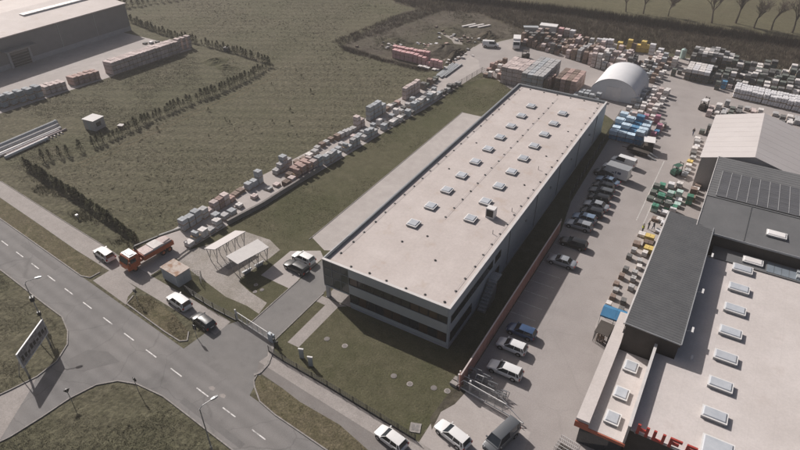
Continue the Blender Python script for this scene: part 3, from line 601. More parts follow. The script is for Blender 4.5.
# arched storage tunnel behind the grey building
tn = thing('storage_tunnel', 'white arched fabric storage tunnel behind the grey building', 'tunnel', (-25.6, 152.6, 0))
tx, ty0, ty1, tr, thh = -25.6, 146.8, 160.4, 5.9, 5.4
def arcs(y, r, h, n=20): return [(tx + r*math.cos(math.pi*i/n), y, h*math.sin(math.pi*i/n)**.85 if 0 < i < n else 0.0) for i in range(n+1)]
nseg = 9; mb = MB(); rings = []
for k in range(nseg*2+1):
    y = ty0 + (ty1-ty0)*k/(nseg*2); q = 1.0 if k % 2 == 0 else .984
    rings.append(arcs(y, tr*q, thh*q))
mb.loft(rings, cap=False, closed=False)
obj('cover', mb, 'tent_white', tn, world=True, smooth=True)
obj('end_wall', MB().face(arcs(ty0+.06, tr*.985, thh*.985)), 'tent_white', tn, **W_); obj('end_wall', MB().face(arcs(ty1-.06, tr*.985, thh*.985)), 'tent_white', tn, **W_)
obj('door', MB().box(tx-1.8, ty0-.03, 0, tx+1.8, ty0+.04, 3.4), 'skylight_white', tn, **W_)
for k in (0, nseg):
    y = ty0 + (ty1-ty0)*k/nseg; a = arcs(y, tr+.02, thh+.02); hb = MB()
    for p, q in zip(a[:-1], a[1:]): hb.tube(p, q, .05, .05, 5, cap=False)
    obj('hoop', hb, 'tent_white', tn, **W_)

# ---------------------------------------------------------------- warehouse upper left
ww = thing('warehouse', 'large grey warehouse with pale roof and loading door beyond the field', 'warehouse', (-194, 85, 0))
ax0, ax1, ay0, ay1, az = -212.0, -175.5, 20.0, 124.0, 8.6
obj('wall', MB().box(ax0, ay0, 1.4, ax1, ay1, az-.2), 'warehouse_wall', ww, **W_)
obj('plinth', MB().box(ax0, ay0-.03, 0, ax1+.06, ay1+.03, 1.398), 'plinth_grey', ww, **W_)
za = lambda x, y: az + 1.2*(1-abs(x-(ax0+ax1)/2)/((ax1-ax0)/2))
xm = (ax0+ax1)/2
obj('roof_slope', slab(xm+.002, ax1+.3, ay0-.3, ay1+.3, za, .25), 'roof_membrane', ww, **W_); obj('roof_slope', slab(ax0-.3, xm, ay0-.3, ay1+.3, za, .25), 'roof_membrane', ww, **W_)
obj('gable', MB().add([(ax0,ay1-.2,az-.199),(ax1,ay1-.2,az-.199),(xm,ay1-.2,az+.9),(ax0,ay1-.02,az-.199),(ax1,ay1-.02,az-.199),(xm,ay1-.02,az+.9)], [(0,1,2),(3,5,4),(0,2,5,3),(2,1,4,5),(0,3,4,1)]), 'warehouse_wall', ww, **W_)
for y0, y1 in ((97.5, 120), (70, 90), (40, 62)):
    rl = obj('ridge_light', MB().box(-188.6, y0, az+.5, -186.4, y1, az+1.15), 'skylight_white', ww, **W_)
    n_ = int((y1-y0)/2.2)
    for k in range(1, n_): obj('glazing_bar', MB().box(-188.65, y0+k*(y1-y0)/n_-.05, az+1.152, -186.35, y0+k*(y1-y0)/n_+.05, az+1.19), 'frame_metal', rl, **W_)
dr = obj('loading_door', MB().box(ax1+.07, 84.2, .02, ax1+.16, 89.6, 4.2), 'glass_dark', ww, **W_)
db = MB()
for k in range(5): db.box(ax1+.161, 84.25, .5+k*.75, ax1+.19, 89.55, .56+k*.75)
obj('door_rib', db, 'panel_grey', dr, **W_)
obj('door_frame', MB().box(ax1+.07, 83.6, 0, ax1+.5, 84.198, 4.8).box(ax1+.07, 89.602, 0, ax1+.5, 90.2, 4.8).box(ax1+.07, 84.2, 4.202, ax1+.5, 89.6, 4.8), 'plinth_grey', ww, **W_)
obj('door_canopy', MB().box(ax1+.01, 82.2, 5.0, ax1+2.6, 91.4, 5.3), 'warehouse_wall', ww, **W_)
for y in (48, 60, 72, 100, 112): obj('downpipe', MB().box(ax1+.02, y, 1.4, ax1+.14, y+.12, az-.2), 'panel_grey', ww, **W_)

# ---------------------------------------------------------------- small site buildings
hu = thing('site_hut', 'small white site cabin standing alone beside the conifer row', 'hut', (-122.6, 71.2, 0), .12)
obj('wall', MB().box(-1.6,-1.5,.1,1.6,1.5,2.45), 'wall_render', hu); obj('roof', MB().box(-1.72,-1.62,2.452,1.72,1.62,2.6), 'canopy_grey', hu)
wn_ = obj('window', MB().box(1.6,-.9,1.0,1.63,.4,1.9), 'black_metal', hu); obj('pane', MB().box(1.631,-.82,1.08,1.64,.32,1.82), 'glass_dark', wn_)
obj('door', MB().box(-.5,-1.53,.1,.4,-1.502,2.1), 'panel_grey', hu); obj('skid', MB().box(-1.6,-1.3,0,1.6,-1.0,.098).box(-1.6,1.0,0,1.6,1.3,.098), 'timber', hu)
cn = thing('steel_container', 'grey steel container with rust-stained roof by the street fence', 'container', (-65.6, 43.3, 0), R(-5))
obj('wall', MB().box(-1.85,-1.2,.12,1.85,1.2,2.3), 'panel_bluegrey', cn)
for sy_ in (-1.25, 1.202):
    for k in range(15): obj('side_rib', MB().box(-1.8+k*.25, sy_, .2, -1.68+k*.25, sy_+.048, 2.25), 'panel_bluegrey', cn)
obj('roof', MB().box(-1.95,-1.3,2.302,1.95,1.3,2.4), 'rust', cn)
for y in (-1.1, .02): obj('door', MB().box(1.852,y,.15,1.9,y+1.08,2.25), 'panel_grey', cn)
def canopy(label, pts, z, lean, roofm):
    cx = sum(p[0] for p in pts)/4; cy = sum(p[1] for p in pts)/4
    t = thing('canopy', label, 'canopy', (cx, cy, .01)); q = [(p[0]-cx, p[1]-cy) for p in pts]
    zz = [z, z+lean, z+lean, z]
    rf_ = MB().add([(x, y, zz[i]) for i, (x, y) in enumerate(q)]+[(x, y, zz[i]+.12) for i, (x, y) in enumerate(q)], [(0,3,2,1),(4,5,6,7),(0,1,5,4),(1,2,6,5),(2,3,7,6),(3,0,4,7)])
    obj('roof', rf_, roofm, t)
    for f in (.06, .36, .64, .94):
        for e, (i, j) in (((.30, (0, 3)), (.30, (1, 2)))):
            p = Vector(q[i]).lerp(Vector(q[j]), f); o_ = Vector(q[1 if i == 0 else 0]).lerp(Vector(q[2 if j == 3 else 3]), f)
            bs = p.lerp(o_, .22)
            obj('post', MB().tube((bs.x, bs.y, 0), (p.x, p.y, zz[i]), .06), 'galvanised', t)
            obj('brace', MB().tube((bs.x, bs.y, .9), ((p.x*.6+o_.x*.4), (p.y*.6+o_.y*.4), zz[i]), .045), 'galvanised', t)
    return t, q
t, q = canopy('narrow white canopy on steel posts, beside the storage strip', [(-65.0,48.8),(-63.0,49.2),(-62.2,55.4),(-64.2,55.0)], 2.5, .3, 'white_sheet')
t, q = canopy('wide white canopy on V-shaped posts, nearer the driveway', [(-60.5,49.0),(-57.3,48.3),(-56.0,54.0),(-59.3,55.0)], 2.6, .25, 'canopy_grey')
for k in range(2):
    f = .3+.4*k
    obj('bench', MB().obox((q[1][0]*(1-f)+q[2][0]*f-.6, q[1][1]*(1-f)+q[2][1]*f, .4), (.45, 1.7, .08), R(-13)).obox((q[1][0]*(1-f)+q[2][0]*f-.6, q[1][1]*(1-f)+q[2][1]*f, 0), (.3, 1.2, .4), R(-13)), 'frame_metal', t)
obj('slab', MB().sheet([(q[0][0],q[0][1]),(q[0][0]-1.6,q[0][1]+.3),(q[3][0]-1.6,q[3][1]+.2),(q[3][0],q[3][1])], .012), 'asphalt', t)
# blue sales canopies and the cage beside the shop
bt = thing('market_canopy', 'bright blue double-pitched canopy against the shop wall', 'canopy', (-5.0, 67.4, 0))
for a, b in ((-1.9, .0), (.02, 1.75)):
    m_ = (a+b)/2
    obj('roof', MB().add([(a,-1.25,2.3),(b,-1.25,2.3),(b,1.25,2.3),(a,1.25,2.3),(a,0,2.95),(b,0,2.95),(a,-1.25,2.05),(b,-1.25,2.05),(b,1.25,2.05),(a,1.25,2.05)], [(0,1,5,4),(3,4,5,2),(0,6,7,1),(2,8,9,3),(0,4,3),(1,2,5)]), 'blue_canvas', bt)
for x in (-1.85, -.02, 1.7):
    for y in (-1.2, 1.2): obj('post', MB().tube((x,y,0), (x,y,2.3), .04), 'frame_metal', bt)
cg = thing('wire_cage', 'dark wire cage of gas bottles by the blue canopy', 'cage', (-5.7, 64.2, 0), R(-4))
cb = MB()
for x in [-.9+.225*i for i in range(9)]:
    for y in (-1.3, 1.3): cb.box(x-.015,y-.015,0,x+.015,y+.015,1.9)
for y in [-1.3+.26*i for i in range(11)]:
    for x in (-.9, .9): cb.box(x-.016,y-.016,0,x+.016,y+.016,1.9)
obj('bars', cb, 'black_metal', cg); obj('roof', MB().box(-.95,-1.35,1.902,.95,1.35,1.97), 'wall_brown', cg)
for i in range(5): obj('gas_bottle', MB().tube((-.5+.4*(i%3), -.8+.7*(i//3), 0), (-.5+.4*(i%3), -.8+.7*(i//3), 1.2), .16, .16, 10).tube((-.5+.4*(i%3), -.8+.7*(i//3), 1.2), (-.5+.4*(i%3), -.8+.7*(i//3), 1.4), .12, .05, 10), 'rust', cg)
wc = thing('trolley_cage', 'white wire cage full of shopping trolleys at the corner of the front wing', 'cage', (-4.4, 43.9, 0), R(-8))
cb = MB()
for x in [-1.1+.22*i for i in range(11)]:
    for y in (-.9, .9): cb.box(x-.02,y-.02,0,x+.02,y+.02,1.9)
for y in (-.9, -.45, 0, .45, .9):
    cb.box(-1.1,y-.02,1.9,1.1,y+.02,1.94)
    for x in (-1.1, 1.1): cb.box(x-.021,y-.021,0,x+.021,y+.021,1.9)
for z in (.5, 1.0): cb.box(-1.1,-.922,z,1.1,-.9,z+.03).box(-1.1,.9,z,1.1,.922,z+.03)
obj('bars', cb, 'frame_white', wc)
for i in range(4): obj('basket', MB().box(-.9+.42*i,-.5,.35,-.55+.42*i,.5,1.1), 'wall_brown', wc)

# ---------------------------------------------------------------- fences and gates
bf = thing('board_fence', 'long reddish-brown board fence with pale cap along the parking bays', 'fence', (-18.72, 66, 0))
fy0, fy1 = 46.3, 85.0; npan = 19; dy = (fy1-fy0)/npan
bpm = MB().box(-.025, .06, .08, .025, dy-.06, 2.6).mesh('fence_panel')
brd = MB().box(.026, 0, .0, .045, .25, 2.5).mesh('board')
for k in range(npan):
    y = fy0 + k*dy - 66
    p_ = inst('panel', bpm, 'fence_brown', bf, (0, y, 0))
    for j in range(7): inst('board', brd, 'fence_brown', p_, (0, .1+j*.275, .1))
    obj('post', MB().box(-.07, y-.055, 0, .07, y+.055, 2.66), 'fence_brown', bf)
obj('post', MB().box(-.07, fy1-66-.05, 0, .07, fy1-66+.06, 3.1), 'fence_cap', bf)
obj('cap', MB().box(-.09, fy0-66, 2.662, .09, fy1-66-.06, 2.74), 'fence_cap', bf)
def mesh_fence(label, pts, h, m, post_m, cat='fence', gap=2.4, wires=5, plinth=0.0):
    c = pts[0]; t = thing('wire_fence', label, cat, (c[0], c[1], 0))
    ra = MB()
    for a, b in zip(pts[:-1], pts[1:]):
        L = math.hypot(b[0]-a[0], b[1]-a[1]); n = max(1, round(L/gap))
        for k in range(n+1):
            x = a[0]+(b[0]-a[0])*k/n-c[0]; y = a[1]+(b[1]-a[1])*k/n-c[1]
            if k < n or b == pts[-1]: obj('post', MB().tube((x,y,0), (x,y,h+.05), .045, .045, 5), post_m, t)
        for k in range(wires):
            z = .1 + (h-.15)*k/(wires-1); ra.beam((a[0]-c[0],a[1]-c[1],z), (b[0]-c[0],b[1]-c[1],z), .03, .035)
        nv = int(L/.35)
        for k in range(nv): 
            x = a[0]+(b[0]-a[0])*(k+.5)/nv-c[0]; y = a[1]+(b[1]-a[1])*(k+.5)/nv-c[1]; ra.box(x-.008,y-.008,.1,x+.008,y+.008,h)
        if plinth: ra.beam((a[0]-c[0],a[1]-c[1],plinth/2), (b[0]-c[0],b[1]-c[1],plinth/2), .12, plinth)
    obj('wire_panel', ra, m, t); return t
mesh_fence('dark low fence between front lawn and footway, from gate to yard corner', [(-43.6,39.0),(-40.9,38.65),(-33.3,38.2),(-24.9,37.5),(-19.9,37.1)], 1.1, 'black_metal', 'black_metal', wires=6, plinth=.22)
mesh_fence('dark low fence from the steel container to the driveway gate', [(-62.6,41.9),(-56.0,41.2),(-51.4,41.1)], 1.3, 'black_metal', 'black_metal', wires=6, plinth=.2)
mesh_fence('short dark fence running back from the container beside the small lawn', [(-66.2,44.6),(-62.9,45.6),(-61.6,44.2)], 1.2, 'black_metal', 'black_metal')
mesh_fence('wire fence along the right edge of the storage strip beyond the pallets', [(-63.2,127),(-62.3,137),(-61.2,147.5),(-57,146.8),(-51.5,141.6)], 1.5, 'black_metal', 'black_metal')
mesh_fence('dark fence at the rear corner of the grey building by the blue pallets', [(-21.6,138.6),(-21.2,122),(-20.6,97)], 1.6, 'black_metal', 'galvanised')
ga = thing('driveway_gate', 'sliding steel bar gate with pale top rail across the driveway', 'gate', (-48.4, 41.0, 0), R(-7))
gb = MB().box(-3.0,-.04,1.5,3.4,.04,1.6).box(-3.0,-.04,.15,3.4,.04,.25)
for k in range(7): gb.box(-3.0+k*1.06,-.03,.251,-2.94+k*1.06,.03,1.499)
obj('frame', gb, 'frame_white', ga); gi = MB()
for k in range(44): gi.box(-2.85+k*.14,-.012,.252,-2.83+k*.14,.012,1.498)
obj('bar', gi, 'galvanised', ga)
for x in (-3.2, 4.3): obj('gate_post', MB().box(x-.09,-.09,0,x+.09,.09,1.9), 'frame_white', ga)
obj('motor_box', MB().box(3.5,-.1,0,4.5,.35,1.45), 'panel_bluegrey', ga)
for x in (5.0, 5.7): obj('keypad_post', MB().tube((x,-.3,0), (x,-.3,1.2), .06).box(x-.1,-.42,1.2,x+.1,-.2,1.5), 'black_metal', ga)
for i, (p, lab) in enumerate((((-39.04,40.36), 'slim grey pylon sign with white top near the footpath, left one'), ((-37.16,39.86), 'slim grey pylon sign with white top near the footpath, right one'))):
    t = thing('pylon_sign', lab, 'sign', (*p, 0), R(20), 'pylon signs on the front lawn')
    obj('post', MB().box(-.3,-.08,0,.3,.08,1.5), 'panel_grey', t); obj('panel', MB().box(-.36,-.1,1.502,.36,.1,1.75), 'frame_white', t)
# cantilever gate across the yard entrance
cg2 = thing('yard_gate', 'long white lattice cantilever gate standing across the yard entrance', 'gate', (-19.2, 46.5, 0), R(-7))
fr = MB(); LG = 9.4
fr.box(0,-.05,.2,LG,.05,.38)
fr.beam((.9,0,1.9), (LG-2.6,0,1.9), .08, .08).beam((LG-2.6,0,1.9), (LG,0,.4), .07, .07).beam((.9,0,1.9), (0,0,.4), .07, .07)
obj('frame', fr, 'frame_white', cg2); la = MB()
for k in range(6):
    x = 1.0+k*1.1; la.beam((x,0,.4), (x,0,1.86), .05, .05).beam((x,0,.4), (x+1.08,0,1.86), .035, .035)
obj('lattice', la, 'galvanised', cg2); ms = MB()
for k in range(56): ms.box(.95+k*.12,.055,.4,.965+k*.12,.07,1.86)
for k in range(10): ms.box(.9,.071,.45+k*.14,7.0,.08,.465+k*.14)
obj('mesh_infill', ms, 'galvanised', cg2)
obj('roller_post', MB().box(-.1,.2,0,.1,.4,2.1).box(1.6,.2,0,1.8,.4,2.1), 'frame_white', cg2)
obj('counterweight', MB().box(-.9,-.3,.05,.05,.3,.5), 'kerb_stone', cg2)
gl2 = dup(cg2, (-19.4, 47.4, 0), R(-3), 'second shorter lattice gate leaf pushed behind the long yard gate'); gl2.scale = (.72, 1, .8)
pj = random.Random(5)
for i, (x, y, lab) in enumerate(((-17.6,48.7,'tangle of grey scaffold frames leaning by the fence end, left heap'), (-15.9,48.4,'tangle of grey scaffold frames behind the yard gate, middle heap'), (-13.6,47.6,'small heap of pale frames at the right end of the gate'))):
    t = thing('scaffold_frames', lab, 'scaffold', (x, y, 0), 0, 'frames piled behind the yard gate')
    for k in range(7):
        f_ = MB(); w0, h0 = pj.uniform(.7, 1.1), pj.uniform(.9, 1.9 if i < 2 else 1.1)
        ox, oy, le = pj.uniform(-.7,.7), -.5+.16*k, pj.uniform(-.3,.3)
        P4 = [(ox-w0/2,oy,0),(ox+w0/2,oy,0),(ox+w0/2+le,oy+.15,h0),(ox-w0/2+le,oy+.15,h0)]
        for a, b in ((0,3),(1,2),(2,3)): f_.tube(P4[a], P4[b], .05)
        f_.tube(Vector(P4[0]).lerp(Vector(P4[3]),.5), Vector(P4[1]).lerp(Vector(P4[2]),.5), .03)
        obj('frame', f_, pj.choice(['galvanised','galvanised','frame_white']), t)
# ---------------------------------------------------------------- vehicles (nose along +X)
CAR_CACHE = {}
STY = {  # L, W, H, belt z, stations of the cabin: rear glass base, roof rear, roof front, windscreen base (fractions of L)
 'hatch':  (4.15, 1.76, 1.47, .93, -.485, -.40, .05, .23), 'suv': (4.45, 1.84, 1.66, 1.02, -.485, -.42, .06, .22),
 'estate': (4.65, 1.80, 1.48, .92, -.485, -.41, .03, .21), 'sedan': (4.60, 1.80, 1.45, .93, -.33, -.20, .06, .23),
 'van':    (5.00, 1.94, 1.98, 1.15, -.495, -.475, .20, .33)}
def car_meshes(style):
    if style in CAR_CACHE: return CAR_CACHE[style]
    L, W, H, bz, r0, r1, f1, f0 = STY[style]
    hw = W/2; D = {}
    sedan = style == 'sedan'
    st = [(-.5,.78,.60),(-.487,.90,bz-.12),(-.45,.95,bz-.03 if not sedan else bz-.02),(-.30,.99,bz),(-.05,1.0,bz),(.18,1.0,bz),(f0+.03,.985,bz-.01),(.36,.96,bz-.10),(.45,.91,bz-.19),(.485,.82,bz-.30),(.5,.70,.48)]
    rings = []
    for fx, fw, tz in st:
        x = fx*L; w = hw*fw; lo = .24 if abs(fx) < .48 else .34
        half = [(w*.86, lo), (w*.97, lo+.14), (w, .55*tz+.1), (w*.985, tz-.12), (w*.93, tz-.03), (w*.80, tz)]
        pr = [(x, y, z) for y, z in half] + [(x, 0, tz+.025)] + [(x, -y, z) for y, z in half[::-1]]
        rings.append(pr)
    D['body'] = MB().loft(rings).mesh('car_body', True)
    wb, wt = hw*.90, hw*.70
    A = lambda f, y, z: (f*L, y, z)
    zt = H-.05; zb = bz-.015
    fl, flt, rl, rlt = A(f0, wb, zb), A(f1, wt, zt), A(r0+.01, wb*.93, zb), A(r1, wt*.95, zt)
    mir = lambda p: (p[0], -p[1], p[2])
    D['windscreen'] = MB().face([fl, flt, mir(flt), mir(fl)]).mesh('windscreen')
    D['rear_window'] = MB().face([rl, rlt, mir(rlt), mir(rl)]).mesh('rear_window')
    bx = (f0+f1+r0+r1)/4*.9
    tp = lambda f: A(f, wt, zt); bt_ = lambda f: A(f, wb, zb)
    s1_ = MB(); s2_ = MB()
    s1_.face([fl, flt, tp(bx), bt_(bx+.01)]); s2_.face([bt_(bx+.01), tp(bx), rlt, rl])
    D['sw'] = [s1_.mesh('side_window'), s2_.mesh('side_window'), MB().face([mir(p) for p in [fl, flt, tp(bx), bt_(bx+.01)]]).mesh('side_window'), MB().face([mir(p) for p in [bt_(bx+.01), tp(bx), rlt, rl]]).mesh('side_window')]
    rf_ = MB(); nx = 6; rr = []
    for k in range(nx):
        f = r1-.012 + (f1-r1+.024)*k/(nx-1); e = .03 if k in (0, nx-1) else 0
        rr.append([(f*L, wt*1.03, zt-.015), (f*L, wt*.9, zt+.03-e), (f*L, 0, zt+.055-e), (f*L, -wt*.9, zt+.03-e), (f*L, -wt*1.03, zt-.015)])
    rf_.loft(rr); D['roof'] = rf_.mesh('roof', True)
    pil = [(fl, flt, .045), (rl, rlt, .07), (bt_(bx+.01), tp(bx), .045)]
    if style != 'sedan': pil.append((A(r0+.10, wb, zb), A(r1+.06, wt, zt), .05))
    D['pillar'] = [MB().tube(f_(a), f_(b), r, r*.9, 5).mesh('pillar') for a, b, r in pil for f_ in (lambda p: p, mir)]
    wr = .33 if style not in ('suv', 'van') else .36
    D['tyre'] = MB().loft([[(r*math.cos(t*math.pi/9), y, r*math.sin(t*math.pi/9)) for t in range(18)] for y, r in ((-.11, wr*.9), (-.09, wr), (.09, wr), (.11, wr*.9))]).mesh('tyre', True)
    D['rim'] = MB().tube((0,-.118,0), (0,.118,0), wr*.62, wr*.62, 12).mesh('rim')
    D['wr'] = wr
    D['head'] = MB().loft([[(L*.452, hw*.56, bz-.40),(L*.452, hw*.90, bz-.40),(L*.448, hw*.90, bz-.25),(L*.445, hw*.56, bz-.22)],[(L*.496, hw*.52, bz-.41),(L*.478, hw*.86, bz-.41),(L*.465, hw*.86, bz-.25),(L*.475, hw*.52, bz-.24)]]).mesh('headlight')
    D['tail'] = MB().box(-L*.497, hw*.66, bz-.38, -L*.475, hw*.93, bz-.08).mesh('taillight')
    D['mirror'] = MB().obox((f0*L*.86, hw*1.06, bz+.02), (.14, .2, .15)).mesh('mirror')
    D['grille'] = MB().box(L*.488, -hw*.42, .42, L*.503, hw*.42, .60).mesh('grille'); D['plate'] = MB().box(-L*.503, -.26, .62, -L*.492, .26, .74).mesh('plate')
    D['arch'] = MB().loft([[(r*math.cos(t*math.pi/8), y, r*math.sin(t*math.pi/8)) for t in range(16)] for y, r in ((-.02, wr*1.14), (.012, wr*1.14))]).mesh('arch')
    CAR_CACHE[style] = D; return D
def car(style, xy, deg, paint, label, name='parked_car', group='cars parked on the site'):
    D = car_meshes(style); L, W, H, bz = STY[style][:4]
    t = thing(name, label, 'van' if style == 'van' else 'car', (xy[0], xy[1], .016), R(deg), group)
    inst('body', D['body'], paint, t); inst('roof', D['roof'], paint, t)
    for m_ in D['pillar']: inst('pillar', m_, paint, t)
    inst('windscreen', D['windscreen'], 'glass_dark', t); inst('rear_window', D['rear_window'], 'glass_dark', t)
    for k, m_ in enumerate(D['sw']):
        inst('side_window', m_, paint if style == 'van' and k in (1, 3) else 'glass_dark', t)
    for fx in (-.30, .315):
        for s in (-1, 1):
            inst('wheel_arch', D['arch'], 'rubber', t, (fx*L, s*(W/2-.012), D['wr']+.02))
            wv = inst('wheel', D['tyre'], 'rubber', t, (fx*L, s*(W/2-.10), D['wr'])); inst('rim', D['rim'], 'rim', wv)
    for s in (1, -1):
        inst('headlight', D['head'], 'lamp_glass', t, scale=(1, s, 1)); inst('taillight', D['tail'], 'tail_red', t, scale=(1, s, 1)); inst('mirror', D['mirror'], paint, t, scale=(1, s, 1))
    inst('grille', D['grille'], 'black_metal', t); inst('number_plate', D['plate'], 'frame_white', t)
    return t
car('suv', (-80.08,41.21), 172, 'car_white', 'white car standing alone on the path near the street at left')
car('suv', (-60.99,39.44), 172, 'car_white', 'white car parked behind a dark one in front of the container fence')
car('hatch', (-54.93,38.32), 172, 'car_dark', 'dark grey car parked on the pavement beside the driveway apron')
car('hatch', (-51.72,56.87), 176, 'car_white', 'white car on the parking pad beside a dark car, by the glazed corner')
car('estate', (-51.24,54.50), 176, 'car_dark', 'dark car on the parking pad next to a white car, by the glazed corner')
car('hatch', (-22.25,35.52), 170, 'car_white', 'white car on the footway beside the front lawn, at the bottom edge')
car('estate', (-16.39,39.60), 166, 'car_white', 'white car parked inside the yard gate corner on the concrete forecourt')
car('van', (-11.36,42.02), -106, 'car_grey', 'dark grey van parked on the forecourt near the yard gate')
car('estate', (-14.9,51.7), 180, 'car_white', 'white estate car in the bay nearest the lattice gate')
car('hatch', (-15.7,56.0), 180, 'car_white', 'white hatchback between the white estate and the blue car')
car('hatch', (-15.6,59.3), 180, 'car_blue', 'dark blue car in the shaded bays, next to the white hatchback')
car('sedan', (-15.7,77.2), 180, 'car_silver', 'silver saloon with empty bays on both sides, middle of the board fence')
car('estate', (-15.6,82.9), 180, 'car_black', 'black car parked alone in shade near the far end of the board fence')
car('estate', (-16.4,88.5), 180, 'car_silver', 'silver estate car just past the end of the board fence')
car('hatch', (-16.2,91.1), 180, 'car_lightblue', 'pale blue-grey hatchback beside the silver estate past the fence end')
car('hatch', (-15.6,93.6), 180, 'car_dark', 'dark hatchback, third car past the fence end')
car('sedan', (-15.5,96.2), 180, 'car_silver', 'silver saloon, fourth car past the fence end')
car('hatch', (-15.8,98.8), 180, 'car_black', 'black hatchback, fifth car past the fence end')
car('estate', (-16.0,101.4), 180, 'car_grey', 'grey estate car, sixth past the fence end')
car('hatch', (-16.2,103.6), 180, 'car_dark', 'dark hatchback, seventh car past the fence end')
car('sedan', (-16.0,106.0), 172, 'car_lightblue', 'pale blue saloon beside the white box trailer')
car('hatch', (-17.4,108.8), 176, 'car_dark', 'dark car half hidden behind the white box trailer')
car('estate', (-16.2,111.9), 172, 'car_white', 'white car between the box trailer and the white delivery van')
car('van', (-15.2,115.0), 172, 'car_white', 'white delivery van nearest the blue pallets', 'delivery_van')
car('van', (-67.77,168.43), 20, 'car_white', 'white car at the far corner of the yard by the dug-over plot')
# white box trailer
bt = thing('box_trailer', 'white box trailer parked among the cars with dark lettering on its side', 'trailer', (-14.9, 109.0, 0), R(172))
wm = MB().tube((0,-.11,0), (0,.11,0), .34, .34, 14).mesh('wheel')
obj('box', MB().box(-2.2,-1.1,.62,2.2,1.1,2.75), 'skylight_white', bt); obj('edge', MB().box(-2.24,-1.13,2.751,2.24,1.13,2.8).box(-2.24,-1.13,.56,2.24,1.13,.62), 'frame_metal', bt)
obj('chassis', MB().box(-2.0,-.7,.42,2.2,.7,.56).beam((2.2,0,.5),(3.4,0,.5),.12,.12), 'black_metal', bt)
obj('side_print', MB().box(-.9,1.101,1.5,-.2,1.106,2.0).box(0,1.101,1.5,.25,1.106,2.0).box(.4,1.101,1.5,.9,1.106,1.7), 'cloth_blue', bt)
for x in (-.5, .4):
    for y in (-1.0, 1.0): inst('wheel', wm, 'rubber', bt, (x, y, .34))
# crane lorry
tk = thing('crane_truck', 'orange-red flatbed lorry with folded loading crane beside the storage strip', 'truck', (-73.6, 44.2, .02), R(-96))
tw = MB().tube((0,-.16,0), (0,.16,0), .5, .5, 16).mesh('wheel'); th_ = MB().tube((0,-.17,0), (0,.17,0), .26, .26, 10).mesh('hub')
def truck_wheel(x, y, t): a = inst('wheel', tw, 'rubber', t, (x, y, .5)); inst('hub', th_, 'truck_orange', a)
obj('chassis', MB().box(-4.3,-.45,.62,3.6,.45,.95), 'black_metal', tk)
cabr = [[(x, s*1.2*w_, z) for (s, z) in ((-1, z0), (1, z0), (1, z1), (-1, z1))] for x, w_, z0, z1 in ((1.75,1,.75,2.75),(2.4,1,.7,2.85),(3.3,1,.62,2.75),(3.78,.97,.62,1.75),(3.85,.95,.66,1.5))]
cb_ = obj('cab', MB().loft(cabr), 'truck_orange', tk)
obj('windscreen', MB().face([(3.40,-1.05,2.60),(3.80,-1.08,1.80),(3.80,1.08,1.80),(3.40,1.05,2.60)]), 'glass_dark', cb_)
for s in (-1, 1): obj('side_window', MB().box(2.3, s*1.203-.003, 1.75, 3.25, s*1.203+.003, 2.5), 'glass_dark', cb_); obj('mirror', MB().box(3.5, s*1.42-.08, 1.7, 3.6, s*1.42+.08, 2.3), 'black_metal', cb_); obj('headlight', MB().box(3.86, s*.8-.18, .85, 3.885, s*.8+.18, 1.05), 'lamp_glass', cb_)
obj('cab_roof', MB().box(1.8,-1.1,2.86,3.2,1.1,2.95).box(2.2,-.8,2.951,2.9,.8,3.05), 'skylight_white', tk)
obj('bed', MB().box(-4.5,-1.22,.98,1.0,1.22,1.15), 'truck_orange', tk)
for s in (-1, 1): obj('dropside', MB().box(-4.5, s*1.2-.03, 1.152, 1.0, s*1.2+.03, 1.75), 'truck_orange', tk)
obj('headboard', MB().box(.93,-1.17,1.153,1.0,1.17,2.0).box(-4.5,-1.17,1.153,-4.43,1.17,1.75), 'truck_orange', tk)
for k, (xa, xb, h_, m_) in enumerate(((-4.3,-2.75,2.0,'stock_pink'),(-2.7,-1.0,2.12,'stock_pale'),(-.95,.8,2.0,'stock_pink'))): obj('load', MB().box(xa,-1.05,1.155,xb,1.05,h_), m_, tk)
cr = obj('crane_base', MB().box(1.1,-.9,1.0,1.7,.9,1.4).box(1.2,-.3,1.401,1.6,.3,2.9), 'truck_orange', tk)
obj('boom', MB().beam((1.4,0,2.9),(1.3,-.1,3.5),.3,.3).beam((1.3,-.1,3.45),(-2.6,.25,3.2),.28,.3).beam((-2.6,.25,3.2),(-6.6,.5,2.5),.2,.24), 'black_metal', cr)
obj('boom_extension', MB().beam((-3.2,-.3,2.9),(-7.0,-.1,2.3),.16,.2).beam((-6.6,.5,2.4),(-6.9,.5,1.7),.1,.1), 'galvanised', cr)
obj('lamp_bar', MB().box(-4.56,-1.1,.9,-4.5,-.8,1.05).box(-4.56,.8,.9,-4.5,1.1,1.05), 'tail_red', tk)
for x in (2.75, -2.4, -3.55):
    for y in (-1.02, 1.02): truck_wheel(x, y, tk)
